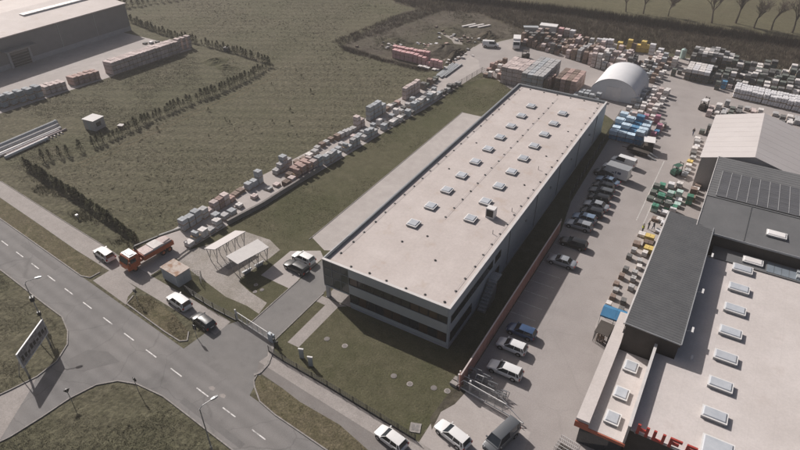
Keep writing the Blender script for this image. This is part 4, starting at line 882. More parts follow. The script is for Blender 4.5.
# forklifts and loaders
def forklift(label, xy, deg, paint, roof, s=1.0, name='forklift', cat='forklift'):
    t = thing(name, label, cat, (*xy, .016), R(deg)); t.scale = (s, s, s)
    obj('chassis', MB().box(-1.2,-.62,.3,.8,.62,1.05).box(-1.35,-.6,.35,-1.2,.6,1.2).loft([[(-1.25,-.55,1.05),(-.3,-.55,1.05),(-.3,.55,1.05),(-1.25,.55,1.05)],[(-1.15,-.48,1.4),(-.4,-.48,1.4),(-.4,.48,1.4),(-1.15,.48,1.4)]]), paint, t)
    obj('overhead_guard', MB().box(-1.0,-.6,2.15,.7,.6,2.24), roof, t); pp_ = MB()
    for x in (-.95, .65):
        for y in (-.55, .55): pp_.beam((x*1.0,y,1.0),(x,y,2.15),.07,.07)
    obj('guard_post', pp_, 'black_metal', t); obj('seat', MB().box(-.35,-.25,1.05,.1,.25,1.2).box(-.45,-.25,1.05,-.35,.25,1.7), 'black_metal', t)
    ms_ = obj('mast', MB().box(.85,-.45,.1,.95,-.33,2.6).box(.85,.33,.1,.95,.45,2.6).box(.86,-.33,2.4,.94,.33,2.5).box(.86,-.33,.5,.94,.33,.6), 'black_metal', t)
    for y in (-.3, .2): obj('fork', MB().box(.95,y,.12,2.05,y+.12,.17), 'black_metal', ms_)
    w2 = MB().tube((0,-.13,0),(0,.13,0),.36,.36,12).mesh('wheel')
    for x in (-.85, .5):
        for y in (-.58, .58): inst('wheel', w2, 'rubber', t, (x, y, .36))
forklift('dark green forklift standing beside the green-wrapped goods', (-5.11,116.54), 60, 'machine_green', 'machine_green', .95)
forklift('forklift with white overhead guard in the aisle beside the white hall', (-5.18,152.61), 75, 'wall_brown', 'skylight_white', 1.1)
forklift('small dark forklift on the lane behind the grey building', (-55.25,164.50), 200, 'wall_brown', 'wall_brown', 1.0)
sc_ = thing('covered_cart', 'open-sided cart with white roof casting a broad shadow in the aisle', 'cart', (*(-12.28,124.06), .016), R(100))
obj('bed', MB().box(-1.3,-1.0,.5,1.3,1.0,.65).box(-1.3,-.95,.651,1.2,.95,1.6), 'wall_brown', sc_); obj('roof', MB().box(-1.45,-1.15,2.45,1.45,1.15,2.55), 'skylight_white', sc_)
for x in (-1.25, 1.25):
    for y in (-.95, .95): obj('post', MB().beam((x,y,.65),(x,y,2.45),.08,.08), 'black_metal', sc_); inst('wheel', wm, 'rubber', sc_, (x*.7, y, .34))
fb = thing('flatbed_trailer', 'dark low flatbed trailer with loading ramps in front of the blue pallets', 'trailer', (*(-13.80,121.61), .016), R(170))
obj('bed', MB().box(-2.4,-1.05,.55,2.0,1.05,.7), 'wall_brown', fb); obj('rail', MB().box(-2.4,-1.07,.701,2.0,-1.02,1.1).box(-2.4,1.02,.701,2.0,1.07,1.1).box(1.95,-1.0,.701,2.0,1.0,1.3), 'black_metal', fb)
obj('drawbar', MB().beam((2.0,0,.6),(3.4,0,.5),.12,.12), 'black_metal', fb); obj('ramp', MB().beam((-2.4,-.6,.65),(-4.2,-.6,.08),.5,.08).beam((-2.4,.6,.65),(-4.2,.6,.08),.5,.08), 'galvanised', fb)
for x in (-.6, .2):
    for y in (-.95, .95): inst('wheel', wm, 'rubber', fb, (x, y, .34))
wtk = thing('delivery_truck', 'small white delivery truck at the far yard corner by the brown stacks', 'truck', (*(-60.97,172.35), .02), R(-70))
obj('cab', MB().loft([[(x, s*1.0, z) for s, z in ((-1,z0),(1,z0),(1,z1),(-1,z1))] for x, z0, z1 in ((1.2,.5,2.3),(2.2,.45,2.3),(2.8,.45,1.4),(2.9,.5,1.2))]), 'skylight_white', wtk)
obj('windscreen', MB().face([(2.27,-.85,2.2),(2.78,-.9,1.48),(2.78,.9,1.48),(2.27,.85,2.2)]), 'glass_dark', wtk)
obj('box', MB().box(-2.8,-1.1,.8,1.1,1.1,2.9), 'skylight_white', wtk); obj('chassis', MB().box(-2.8,-.5,.4,1.9,.5,.79), 'black_metal', wtk)
for x in (-1.8, 1.9):
    for y in (-.9, .9): inst('wheel', wm, 'rubber', wtk, (x, y, .34))

# ---------------------------------------------------------------- lamps, signs, billboard
def lamp(label, xy, deg, h=8.0):
    t = thing('street_lamp', label, 'street lamp', (*xy, 0), R(deg), 'street lamps along the road')
    obj('base', MB().tube((0,0,0),(0,0,1.1),.14,.11,8), 'galvanised', t); obj('pole', MB().tube((0,0,1.1),(0,0,h-.3),.085,.055,8), 'galvanised', t)
    ar = obj('arm', MB().tube((0,0,h-.3),(.35,0,h-.02),.05,.045,6).tube((.35,0,h-.02),(1.5,0,h+.12),.045,.04,6), 'galvanised', t)
    obj('lamp_head', MB().loft([[(1.35,-.12,h+.05),(1.35,.12,h+.05),(1.35,.10,h+.2),(1.35,-.10,h+.2)],[(1.8,-.18,h+.06),(1.8,.18,h+.06),(1.8,.14,h+.24),(1.8,-.14,h+.24)],[(2.15,-.10,h+.09),(2.15,.10,h+.09),(2.15,.08,h+.2),(2.15,-.08,h+.2)]]), 'frame_metal', ar)
    return t
l1 = lamp('tall grey street lamp at the left side of the junction, carrying small sign boxes', (-74.2, 26.7), 55)
obj('sign_box', MB().box(-.25,-.3,4.6,.25,.3,5.3), 'black_metal', l1); obj('sign_box', MB().box(-.2,-.2,1.9,.2,.2,2.5), 'black_metal', l1)
lamp('tall grey street lamp on the grass at the bottom edge of the picture', (-38.9, 24.0), 70)
def road_sign(label, xy, deg, shape, h=2.5):
    t = thing('road_sign', label, 'road sign', (*xy, 0), R(deg), 'small road signs on posts')
    obj('post', MB().tube((0,0,0),(0,0,h),.045,.045,6), 'galvanised', t)
    if shape == 'disc': f = [(.07, .36*math.cos(a*math.pi/8), h-.3+.36*math.sin(a*math.pi/8)) for a in range(16)]
    elif shape == 'tri': f = [(.07, .45*math.sin(a*2.0944), h-.35-.45*math.cos(a*2.0944)) for a in range(3)]
    else: f = [(.07,-.3,h-.9),(.07,.3,h-.9),(.07,.3,h),(.07,-.3,h)]
    g = [(x-.03, y, z) for x, y, z in f]
    obj('plate', MB().loft([g, f]), 'black_metal', t)
    obj('face', MB().face([(x+.004, y*.86, h-.33+(z-h+.33)*.86) for x, y, z in f]), 'frame_white', t)
road_sign('dark-backed round road sign on the grass tip where the side road meets the street', (-53.1, 25.5), 90, 'disc', 2.6)
road_sign('dark-backed road sign beside the pale lane at the lower left', (-58.9, 20.3), 160, 'tri', 2.4)
road_sign('dark road sign on the grass island by the path apron', (-66.6, 36.6), 100, 'disc', 2.5)
road_sign('thin road sign by the dark car near the gate apron', (-53.79,35.88), 100, 'rect', 2.4)
bb = thing('billboard', 'weathered billboard with white frame on two posts in the corner grass', 'billboard', (-68.6, 22.4, 0), math.atan2(25.2-19.9, -70.2+67.2))
LB = 3.05
for x in (-LB+.3, LB-.3): obj('post', MB().box(x-.09,-.09,0,x+.09,.09,4.1), 'galvanised', bb)
bp_ = obj('panel', MB().box(-LB,-.2,2.1,LB,-.1,4.3), 'poster', bb)
obj('frame', MB().box(-LB-.08,-.24,4.301,LB+.08,-.06,4.42).box(-LB-.08,-.24,1.98,LB+.08,-.06,2.099).box(-LB-.1,-.24,2.1,-LB-.002,-.06,4.3).box(LB+.002,-.24,2.1,LB+.1,-.06,4.3), 'frame_white', bb)
bk = MB()
for k in range(9): bk.box(-LB+.35+k*.68,-.212,2.75,-LB+.37+.42+k*.68,-.202,3.55 - .2*(k % 3))
obj('print', bk, 'wall_brown', bp_)
obj('brace', MB().beam((-LB+.3,.0,3.6),(-LB+.3,1.3,0),.08,.08).beam((LB-.3,.0,3.6),(LB-.3,1.3,0),.08,.08), 'galvanised', bb)
hy = thing('marker_post', 'small white marker box on the verge across from the crane truck', 'marker', (-93.6, 45.9, 0)); obj('post', MB().box(-.08,-.08,0,.08,.08,.6), 'galvanised', hy); obj('box', MB().box(-.22,-.22,.601,.22,.22,.95), 'frame_white', hy)

# ---------------------------------------------------------------- people
def person(label, xy, deg, jacket, trousers, stride=.12, vest=None):
    V = [(0,0,.95),(0,0,1.15),(.01,0,1.36),(.02,0,1.50),(.03,0,1.58),(.03,0,1.68),
         (stride,.09,.50),(stride*1.1,.10,.09),(stride*1.1+.16,.10,.04),(-stride*.6,-.09,.50),(-stride*1.4,-.10,.09),(-stride*1.4+.15,-.10,.04),
         (.0,.19,1.40),(-.04,.24,1.12),(.10,.25,.90),(.14,.25,.82),(.0,-.19,1.40),(.06,-.24,1.12),(.18,-.22,.92),(.22,-.21,.84)]
    E = [(0,1),(1,2),(2,3),(3,4),(4,5),(0,6),(6,7),(7,8),(0,9),(9,10),(10,11),(2,12),(12,13),(13,14),(14,15),(2,16),(16,17),(17,18),(18,19)]
    rd = [.15,.14,.16,.06,.085,.10,.075,.05,.045,.075,.05,.045,.075,.055,.042,.035,.075,.055,.042,.035]
    me = bpy.data.meshes.new('body'); me.from_pydata(V, E, [])
    o = bpy.data.objects.new('body', me); C.objects.link(o)
    md = o.modifiers.new('skin', 'SKIN'); md.use_smooth_shade = True
    sv = me.skin_vertices[0].data
    for i, r in enumerate(rd): sv[i].radius = (r, r); sv[i].use_root = (i == 0)
    o.modifiers.new('sub', 'SUBSURF').levels = 1; o.modifiers['sub'].render_levels = 1
    dg = bpy.context.evaluated_depsgraph_get(); nm = bpy.data.meshes.new_from_object(o.evaluated_get(dg))
    bpy.data.objects.remove(o)
    for m_ in (jacket, trousers, 'skin', 'black_metal'): nm.materials.append(M[m_])
    for p in nm.polygons:
        z = p.center.z; hand = abs(p.center.y) > .17 and z < .90 and z > .7
        p.material_index = 2 if (z > 1.49 or hand) else 0 if z > .93 or abs(p.center.y) > .2 else 3 if z < .09 else 1
        p.use_smooth = True
    t = thing('person', label, 'person', (*xy, .016), R(deg)); b = bpy.data.objects.new('body', nm); C.objects.link(b); b.parent = t
    hm = MB(); rg = []
    for k in range(5):
        a = math.pi/2*k/4; rg.append([(.02+.108*math.cos(a)*math.cos(u*math.pi/5), .108*math.cos(a)*math.sin(u*math.pi/5), 1.67+.12*math.sin(a)) for u in range(10)])
    hm.loft(rg); obj('hair', hm, 'hair', t)
    if vest: obj('vest', MB().loft([[(.0+.20*math.cos(u*math.pi/6), .25*math.sin(u*math.pi/6), z) for u in range(12)] for z in (.98, 1.2, 1.40)], cap=False), vest, t)
person('worker in a yellow-green safety vest standing near the yellow packs', (-6.53,92.77), 20, 'cloth_grey', 'cloth_dark', .1, 'cloth_vest')
person('person in dark clothes on the left of a pair by the shop wall', (-5.84,94.21), 200, 'cloth_dark', 'cloth_dark', .08)
person('person in dark clothes nearest the dark roof, right of a pair', (-5.09,94.65), 190, 'cloth_dark', 'cloth_blue', .15)
person('lone person in dark clothes walking in the aisle by the white hall', (-5.09,136.51), 260, 'cloth_dark', 'cloth_blue', .2)
# ---------------------------------------------------------------- goods on pallets
pr = random.Random(23)
def pack_mesh(nc, jit, gap, missing=0.0):
    """courses of blocks with open joints; some packs are already broken into"""
    mb = MB()
    for k in range(nc):
        for i in range(2):
            for j in range(2):
                if k == nc-1 and pr.random() < missing: continue
                a, b = pr.uniform(0, jit), pr.uniform(0, jit)
                mb.box(-.5+.5*i+(a if i == 0 else gap), -.5+.5*j+(b if j == 0 else gap), k/nc+(gap*.8 if k else 0), .5*i-(a if i else gap), .5*j-(b if j else gap), (k+1)/nc-pr.uniform(0, .012))
    return mb.mesh('pack')
PK = [pack_mesh(3, .025, .010) for _ in range(4)] + [pack_mesh(2, .025, .012), pack_mesh(2, .03, .012), pack_mesh(3, .05, .025, .3)]
def bag_mesh():
    mb = MB()
    for k in range(3):
        for i in range(2):
            cx = -.25+.5*i+pr.uniform(-.02,.02); z0, z1 = k/3, (k+1)/3
            rg = lambda s, z: [(cx+s*.25*x, s*.5*y, z) for x, y in ((-1,-.8),(-.8,-1),(.8,-1),(1,-.8),(1,.8),(.8,1),(-.8,1),(-1,.8))]
            mb.loft([rg(.86, z0+.01), rg(1.0, z0+.10), rg(1.0, z0+.22), rg(.84, z1)])
    return mb.mesh('pack')
BG = [bag_mesh() for _ in range(3)]
pm_ = MB()
for i in range(5): pm_.box(-.5, -.5+.22*i, .10, .5, -.5+.22*i+.12, .14)
for i in range(3): pm_.box(-.5+.43*i, -.5, 0, -.5+.43*i+.14, .5, .098)
PALLET = pm_.mesh('pallet')
SPECS = []
def stack(x, y, kind, hs, label, group, w=1.15, d=1.15, rz=None, cat='pallet stack', name='pallet_stack', top=None, bags=False, z=.02):
    SPECS.append((x, y, kind, hs, label, group, w, d, pr.uniform(-.06, .06) if rz is None else rz, cat, name, top, bags, z))
def build_stack(x, y, kind, hs, label, group, w, d, rz, cat, name, top, bags, z):
    t = thing(name, label, cat, (x, y, z), rz, group); zz = 0
    for k, h in enumerate(hs):
        if k == 0 or h > .7: inst('pallet', PALLET, 'timber', t, (0, 0, zz), (w*.98, d*.98, 1)); zz += .14
        tight = group in (G3, G7, G14) or len(hs) > 2
        m_ = pr.choice(BG if bags else PK[:4] if tight else PK); hf = .5 if (k and k == len(hs)-1 and not tight and pr.random() < .15) else 1.0
        inst('pack', m_, top if top and k == len(hs)-1 else kind, t, (pr.uniform(-.03,.03), pr.uniform(-.03,.03), zz), (w*pr.uniform(.96,1), d*pr.uniform(.96,1)*hf, h), pr.choice((0, math.pi)))
        zz += h + .002
    return t
def build_rest(specs):
    """the farther stacks past the three hundred that show largest: one mass"""
    mats, V, F, MI = [], [], [], []
    def put(me, material, mtx):
        if material not in mats: mats.append(material)
        o = len(V); V.extend(tuple(mtx @ v.co) for v in me.vertices)
        for p in me.polygons: F.append(tuple(i+o for i in p.vertices)); MI.append(mats.index(material))
    for x, y, kind, hs, label, group, w, d, rz, cat, name, top, bags, z in specs:
        base = Matrix.Translation((x, y, z)) @ Matrix.Rotation(rz, 4, 'Z'); zz = 0
        for k, h in enumerate(hs):
            if k == 0 or h > .7: put(PALLET, 'timber', base @ Matrix.Translation((0,0,zz)) @ Matrix.Diagonal((w*.98, d*.98, 1, 1))); zz += .14
            kd = top if top and k == len(hs)-1 else kind
            put(pr.choice(BG if bags else PK[:4] if group in (G3, G7, G14) or len(hs) > 2 else PK), kd, base @ Matrix.Translation((pr.uniform(-.03,.03), pr.uniform(-.03,.03), zz)) @ Matrix.Diagonal((w*pr.uniform(.96,1), d*pr.uniform(.96,1), h, 1))); zz += h+.002
    me = bpy.data.meshes.new('pallet_stock'); me.from_pydata(V, [], F)
    for m_ in mats: me.materials.append(M[m_])
    me.polygons.foreach_set('material_index', MI)
    o = bpy.data.objects.new('pallet_stock', me); C.objects.link(o); o['kind'] = 'stuff'
    o['label'] = 'mass of smaller pallets crowding the far parts of the storage yard'; o['category'] = 'pallet stock'
def row(p0, p1, n, kinds, lay, hh, desc, frm, group, w=1.15, d=1.15, jit=.12, rz=None, skip=(), **kw):
    j = 0
    for i in range(n):
        if i in skip: continue
        j += 1; f = i/max(1, n-1)
        k = kinds[i % len(kinds)] if isinstance(kinds, list) else kinds
        L_ = lay[i % len(lay)] if isinstance(lay, list) else pr.randint(*lay)
        stack(p0[0]+(p1[0]-p0[0])*f+pr.uniform(-jit, jit), p0[1]+(p1[1]-p0[1])*f+pr.uniform(-jit*.4, jit*.4), k, [pr.uniform(*hh) for _ in range(L_)], '%s pallet of %s from %s' % (nth(j), desc, frm), group, w, d, rz, **kw)
def grid(x0, x1, nx, y0, y1, ny, kinds, lay, hh, desc, frm, group, w=1.15, d=1.15, prob=1.0, shear=0.0, jit=.1, tops=None, **kw):
    """columns run back from the lane; kinds by column"""
    for i in range(nx):
        k0 = kinds[i % len(kinds)] if isinstance(kinds, list) else kinds
        j2 = 0
        for j in range(ny):
            if pr.random() > prob: continue
            j2 += 1
            x = x0+(x1-x0)*i/max(1, nx-1); y = y0+(y1-y0)*j/max(1, ny-1)+shear*(x-x0)
            stack(x+pr.uniform(-jit, jit), y+pr.uniform(-jit, jit), k0, [pr.uniform(*hh) for _ in range(pr.randint(*lay))], '%s of the %s row of %s from %s' % (nth(j2), nth(i+1), desc, frm), group, w, d, top=(pr.choice(tops) if tops else None), **kw)
# --- strip beside the field, from the crane truck outwards
G1 = 'pallets on the storage strip'
row((-74.9,53.4), (-74.8,56.2), 3, 'stock_bluegrey', [2,2,2], (.85,1.15), 'blue-grey blocks', 'the crane truck, in the tall field-edge group', G1, w=1.32, d=1.28)
row((-74.8,57.8), (-74.5,64.2), 6, ['stock_grey','stock_pink','stock_pink','stock_red','stock_pink','stock_red'], [2,1,2,2,2,1], (.75,.95), 'pinkish bricks', 'the blue-grey group at the field edge', G1, w=1.32, d=1.28)
row((-70.6,50.4), (-70.3,56.6), 5, ['stock_pale','stock_bluegrey','stock_pale','stock_grey','stock_pale'], [1,2,2,1,2], (.6,.85), 'pale slabs', 'the crane truck on the canopy side of the strip', G1, w=1.3, d=1.25)
row((-71.6,57.7), (-71.2,61.0), 3, ['stock_bluegrey','stock_grey','stock_bluegrey'], [2,1,1], (.6,.9), 'grey slabs', 'the narrow canopy along the inner edge', G1, w=1.32, d=1.28)
row((-75.0,66.0), (-75.0,67.4), 2, 'stock_timber' if 0 else 'stock_brown', [1,1], (.3,.5), 'low brown goods', 'the pink bricks at the field edge', G1, w=1.32, d=1.28)
row((-74.4,69.0), (-74.3,71.8), 3, 'stock_bluegrey', [1,1,2], (1.0,1.25), 'grey kerbstones', 'the low brown goods', G1, w=1.3)
row((-73.6,76.2), (-73.5,79.6), 4, ['stock_grey','stock_grey','stock_bluegrey','stock_grey'], [1,2,3,2], (.75,.95), 'dark-sided grey blocks', 'the kerbstones in the middle of the strip', G1, w=1.32, d=1.28)
row((-72.6,81.6), (-72.5,87), 4, ['stock_brown','stock_brown','stock_pale','stock_grey'], [1,1,1,1], (.4,.7), 'low mixed goods', 'the tall grey blocks along the field edge', G1, w=1.32, d=1.28)
row((-69.2,73.8), (-68.4,83.0), 7, ['stock_brown','stock_pink','stock_red','stock_red','stock_red','stock_pink','stock_bluegrey'], [1,1,2,2,2,2,2], (.8,1.05), 'reddish-brown bricks', 'the low retaining wall on the lawn side', G1, w=1.32, d=1.28)
row((-70.6,76.4), (-70.0,82.0), 5, ['stock_brown','stock_red','stock_red','stock_red','stock_pink'], [1,2,2,2,2], (.7,1.0), 'red bricks', 'the retaining wall, inner line of the brick group', G1, w=1.32, d=1.28)
row((-67.6,84.6), (-66.6,101.2), 14, ['stock_bluegrey','stock_grey','stock_bluegrey'], [2,2,2,1,2,2,1], (.7,.9), 'grey pavers', 'the red bricks along the lawn edge', G1, skip=(4, 9))
row((-72.0,94.6), (-71.4,99.8), 5, ['stock_brown','stock_grey','stock_grey','stock_grey','stock_grey'], [1,1,1,1,1], (.7,1.15), 'long grey blocks', 'the low mixed goods along the field edge', G1, w=1.3, d=1.2)
row((-71.3,101.4), (-71.2,102.8), 2, 'stock_pink', [3,2], (.75,.9), 'tall pink bricks', 'the long grey blocks', G1, w=1.32, d=1.28)
row((-71.2,106.6), (-70.9,111.4), 4, 'stock_bluegrey', [3,3,3,2], (.95,1.1), 'tall blue-grey blocks', 'the pink bricks, the highest group on the strip', G1, w=1.3, d=1.5, jit=.04)
row((-70.8,113.2), (-70.4,117.6), 4, ['stock_brown','stock_pale','stock_dark','stock_red'], [1,1,1,1], (.5,.8), 'small mixed goods', 'the tall blue-grey blocks at the field edge', G1, w=1.32, d=1.28)
row((-66.0,104.0), (-64.8,114.5), 8, ['stock_bluegrey','stock_dark','stock_pale','stock_grey','stock_pale','stock_dark'], [2,1,1,1,1,1], (.5,.85), 'scattered grey goods', 'the paver line along the lawn edge', G1, w=1.3, d=1.25, jit=.4)
row((-70.2,121.2), (-69.8,126.4), 5, 'stock_pink', [3,3,3,3,3], (.85,.98), 'tall brick-pink packs', 'the mixed goods, forming one block', G1, w=1.25, d=1.3, jit=.03)
row((-69.6,129.4), (-69.4,136), 5, ['stock_dark','stock_darkgreen','stock_brown'], [2,1,2,1,1], (.6,.9), 'dark wrapped goods', 'the brick-pink block', G1, w=1.32, d=1.28)
row((-65.0,116.2), (-63.9,127.4), 9, ['stock_bluegrey','stock_bluegrey','stock_pale','stock_grey'], [2,2,2,2,1,2,2,1,1], (.8,1.0), 'pale-topped grey blocks', 'the scattered goods along the lawn edge', G1, w=1.32, d=1.28)
row((-63.6,129.2), (-62.9,136), 5, ['stock_dark','stock_grey','stock_dark'], [1,1,2,1,1], (.5,.8), 'dark small goods', 'the pale-topped blocks along the lawn edge', G1, w=1.3, d=1.25, jit=.35)
row((-71.9,63.4), (-70.4,72.6), 6, ['stock_pale','stock_grey','stock_pink'], [1,1,1], (.3,.6), 'low pale goods', 'the grey slabs along the retaining wall', G1, jit=.35, skip=(1,3))
row((-69.4,85.4), (-68.6,99.6), 9, ['stock_grey','stock_pale','stock_pink','stock_bluegrey'], [1,1,2,1], (.5,.8), 'inner grey goods', 'the red bricks in the middle of the strip', G1, jit=.4, skip=(2,5))
row((-68.4,103.6), (-67.2,115.4), 8, ['stock_bluegrey','stock_pale','stock_grey','stock_dark'], [1,2,1,1], (.5,.85), 'mid-strip goods', 'the tall pink bricks', G1, jit=.5, skip=(3,))
row((-67.2,117.6), (-66.0,128.4), 8, ['stock_grey','stock_bluegrey','stock_pale'], [1,2,1], (.6,.9), 'inner pale blocks', 'the mid-strip goods', G1, jit=.35, skip=(4,))
row((-73.2,88.6), (-72.6,93.2), 4, ['stock_grey','stock_brown'], [1], (.4,.8), 'low dark blocks', 'the low mixed goods, field edge', G1, jit=.2)
# low retaining wall and stacked steel at the strip edge
rw = thing('retaining_wall', 'low dark concrete retaining wall between storage strip and lawn', 'wall', (-68.4, 66, 0))
pts = [(-69.6,58.2),(-68.3,66),(-67.7,75),(-67.2,82)]
for a, b in zip(pts[:-1], pts[1:]):
    n = int(math.hypot(b[0]-a[0], b[1]-a[1])/2.0)
    for k in range(n):
        x, y = a[0]+(b[0]-a[0])*(k+.5)/n, a[1]+(b[1]-a[1])*(k+.5)/n
        obj('block', MB().obox((x+68.4+pr.uniform(-.03,.03), y-66, 0), (1.97*math.hypot(b[0]-a[0], b[1]-a[1])/n/2.0, .45, .8+pr.uniform(-.04,.04)), math.atan2(b[1]-a[1], b[0]-a[0])), 'bike_path', rw)
for k in range(7):
    x = -70.9+.42*k; t = thing('steel_beam', '%s long dark steel beam from the field, lying at the head of the strip' % nth(k+1), 'beam', (x, 144+pr.uniform(-.6,.6), .02), R(90+pr.uniform(-1.5,1.5)), 'steel beams on the strip')
    obj('flange', MB().box(-5.5,-.14,0,5.5,.14,.05).box(-5.5,-.14,.36,5.5,.14,.41), 'stock_bluegrey', t); obj('web', MB().box(-5.5,-.025,.05,5.5,.025,.36), 'stock_grey', t)
# --- pink bricks in front of the dug-over plot
G2 = 'pink brick pallets by the dug plot'
row((-89.6,148.6), (-78.8,148.8), 9, 'stock_brickpink', [2], (1.0,1.1), 'pink bricks', 'the field in the rear double line', G2, w=1.2, d=1.5, jit=.04)
row((-87.8,145.6), (-80.6,145.2), 6, 'stock_brickpink', [2], (1.05,1.15), 'pink bricks', 'the field in the front double line', G2, w=1.25, d=1.6, jit=.04)
row((-79.0,144.8), (-72.4,144.4), 6, 'stock_brickpink', [2,2,1,2,2,2], (.9,1.05), 'pink bricks', 'the double line towards the lane', G2, w=1.1, d=1.2, jit=.06)
row((-78.0,142.6), (-73.6,142.4), 4, 'stock_pale', [1], (.25,.4), 'low pale slabs', 'the field beside the pink bricks', G2, jit=.3)
# --- block behind the grey building
G3 = 'pallets behind the grey building'
grid(-53.2,-48.6,4, 143.8,151.4,6, 'stock_pink', (4,4), (.95,1.0), 'tall close-packed pink-brown packs', 'the lane corner', G3, w=1.52, d=1.51, jit=.008)
grid(-47.2,-42.9,4, 142.6,155.2,8, ['stock_grey','stock_bluegrey','stock_grey','stock_grey'], (4,4), (.93,.98), 'tall grey packs behind the building', 'the roof edge', G3, w=1.36, d=1.72, jit=.02, prob=1.0)
row((-41.6,143.2), (-41.2,147.6), 4, ['stock_brown','stock_red'], [3], (.95,1.05), 'red-brown packs', 'the roof edge beside the tall grey packs', G3, w=1.1)
grid(-39.4,-35.2,4, 145.8,152.8,5, ['stock_brown','stock_red','stock_brown','stock_red'], (3,3), (1.0,1.08), 'brown brick packs beside the tunnel', 'the roof', G3, w=1.34, d=1.66, jit=.02)
grid(-33.9,-28.6,5, 143.4,145.0,2, 'stock_bluegrey', (1,2), (.8,.9), 'pale grey blocks before the tunnel', 'the brick packs', G3, prob=.9)
G3b = 'loose pallets at the lane bend'
grid(-60.2,-55.2,5, 145.6,157.6,7, ['stock_red','stock_brown','stock_pale','stock_red'], (1,2), (.5,.85), 'loose reddish lane-bend pallets', 'the strip fence', G3b, prob=.62, jit=.35)
# --- far yard: brown and grey columns along the north lane
G4 = 'columns of stock along the far side of the yard'
grid(-60.6,-48.4,9, 175.2,186.0,6, ['stock_brown','stock_dark','stock_brown'], (1,3), (.75,1.0), 'dark brown stock', 'the white delivery truck', G4, shear=-.22, prob=.9, w=1.2, d=1.5, tops=['stock_brown','stock_dark','stock_brown','stock_pink'])
grid(-46.4,-37.4,6, 171.8,184.0,7, ['stock_brown','stock_pink','stock_brown','stock_grey'], (2,3), (.8,1.05), 'grey-brown stock', 'the dark brown columns', G4, shear=-.30, prob=.93, w=1.2, d=1.55)
grid(-36.2,-26.8,7, 167.6,178.4,6, ['stock_pink','stock_pale','stock_grey','stock_pink','stock_pale','stock_pink','stock_dark'], (2,4), (.75,.95), 'pinkish grey stock behind the tunnel', 'the grey-brown columns', G4, shear=-.12, prob=.94, w=1.25, d=1.55)
grid(-25.2,-18.2,6, 164.0,176.4,7, ['stock_brown','stock_pale','stock_dark','stock_bluegrey'], (1,2), (.55,.9), 'mixed low stock beside the tunnel', 'the pinkish columns', G4, prob=.75, jit=.3)
G5 = 'wrapped goods along the brush edge'
row((-39.6,185.4), (-34.8,186.6), 4, 'stock_white', [2,2,2,1], (.9,1.2), 'white foil-wrapped goods', 'the far brown columns at the brush edge', G5, w=1.7, d=2.0, bags=True)
row((-33.4,186.0), (-25.6,187.4), 7, ['stock_yellow','stock_brown','stock_yellow','stock_brown','stock_yellow','stock_yellow','stock_yellow'], [2,1,3,2,2,3,2], (.85,1.05), 'yellow-wrapped goods', 'the white foil goods at the brush edge', G5, w=1.4, d=1.6)
row((-24.2,186.0), (-22.0,187.0), 2, 'stock_white', [3,2], (.8,1.0), 'white-topped boxes', 'the yellow goods', G5, w=1.6, d=1.6)
row((-53.0,190.6), (-47.4,190.0), 4, ['stock_brickpink','stock_pink','stock_white','stock_brickpink'], [2,2,2,1], (.9,1.1), 'pink and white goods', 'the white site cabin at the brush edge', G5, w=1.6, d=1.8)
hb = thing('white_cabin', 'white flat-roofed cabin behind the brown stock columns', 'cabin', (-57.2, 190.2, 0), R(8))
obj('wall', MB().box(-2.6,-1.4,.1,2.6,1.4,2.6), 'frame_white', hb); obj('roof', MB().box(-2.75,-1.55,2.602,2.75,1.55,2.75), 'skylight_white', hb); obj('window', MB().box(-1.2,-1.43,1.0,.2,-1.402,2.0), 'glass_dark', hb)
sk = thing('skip_container', 'grey-blue open skip left of the white cabin', 'skip', (-62.6, 189.0, 0), R(25))
obj('hull', MB().loft([[(-1.6,-.9,.1),(1.6,-.9,.1),(1.6,.9,.1),(-1.6,.9,.1)],[(-2.4,-1.05,1.6),(2.4,-1.05,1.6),(2.4,1.05,1.6),(-2.4,1.05,1.6)]]), 'stock_bluegrey', sk); obj('rim', MB().box(-2.45,-1.1,1.602,2.45,-1.0,1.7).box(-2.45,1.0,1.602,2.45,1.1,1.7), 'panel_grey', sk)
tk2 = thing('water_tank', 'pale blue upright tank among the far pallets at the brush edge', 'tank', (-15.8, 187.5, 0))
obj('tank', MB().tube((0,0,.1),(0,0,2.6),.75,.75,16).tube((0,0,2.6),(0,0,2.9),.75,.3,16), 'stock_mint', tk2); obj('lid', MB().tube((0,0,2.9),(0,0,3.0),.22,.22,10), 'panel_grey', tk2); obj('plinth', MB().box(-.9,-.9,0,.9,.9,.098), 'kerb_stone', tk2)
# --- right of the tunnel: low pale stacks
G6 = 'low stacks beside the tunnel'
grid(-20.6,-14.6,5, 140.6,157.6,9, ['stock_pale','stock_bluegrey','stock_pale','stock_pink','stock_pale'], (1,2), (.5,.85), 'low pale-topped stacks beside the tunnel', 'the tunnel side', G6, prob=.82, jit=.25)
row((-19.6,137.6), (-13.4,139.0), 6, ['stock_pale','stock_pink','stock_mint','stock_magenta','stock_pink','stock_magenta'], [1,2], (.6,.9), 'pinkish packs', 'the rear fence in the line behind the blue goods', G6)
# --- blue foil packs
G7 = 'blue foil-wrapped packs'
grid(-20.0,-14.6,4, 125.8,134.2,5, 'stock_blue', (2,3), (.8,.95), 'blue foil-wrapped packs', 'the trailers', G7, w=1.78, d=1.4, jit=.04, tops=['stock_blue','stock_paleblue','stock_paleblue'])
row((-12.6,131.6), (-11.6,137.6), 5, ['stock_magenta','stock_blue','stock_magenta','stock_pink','stock_dark'], [1,1,2,1,1], (.7,.9), 'pink and blue goods', 'the covered cart in the aisle', G7, jit=.2)
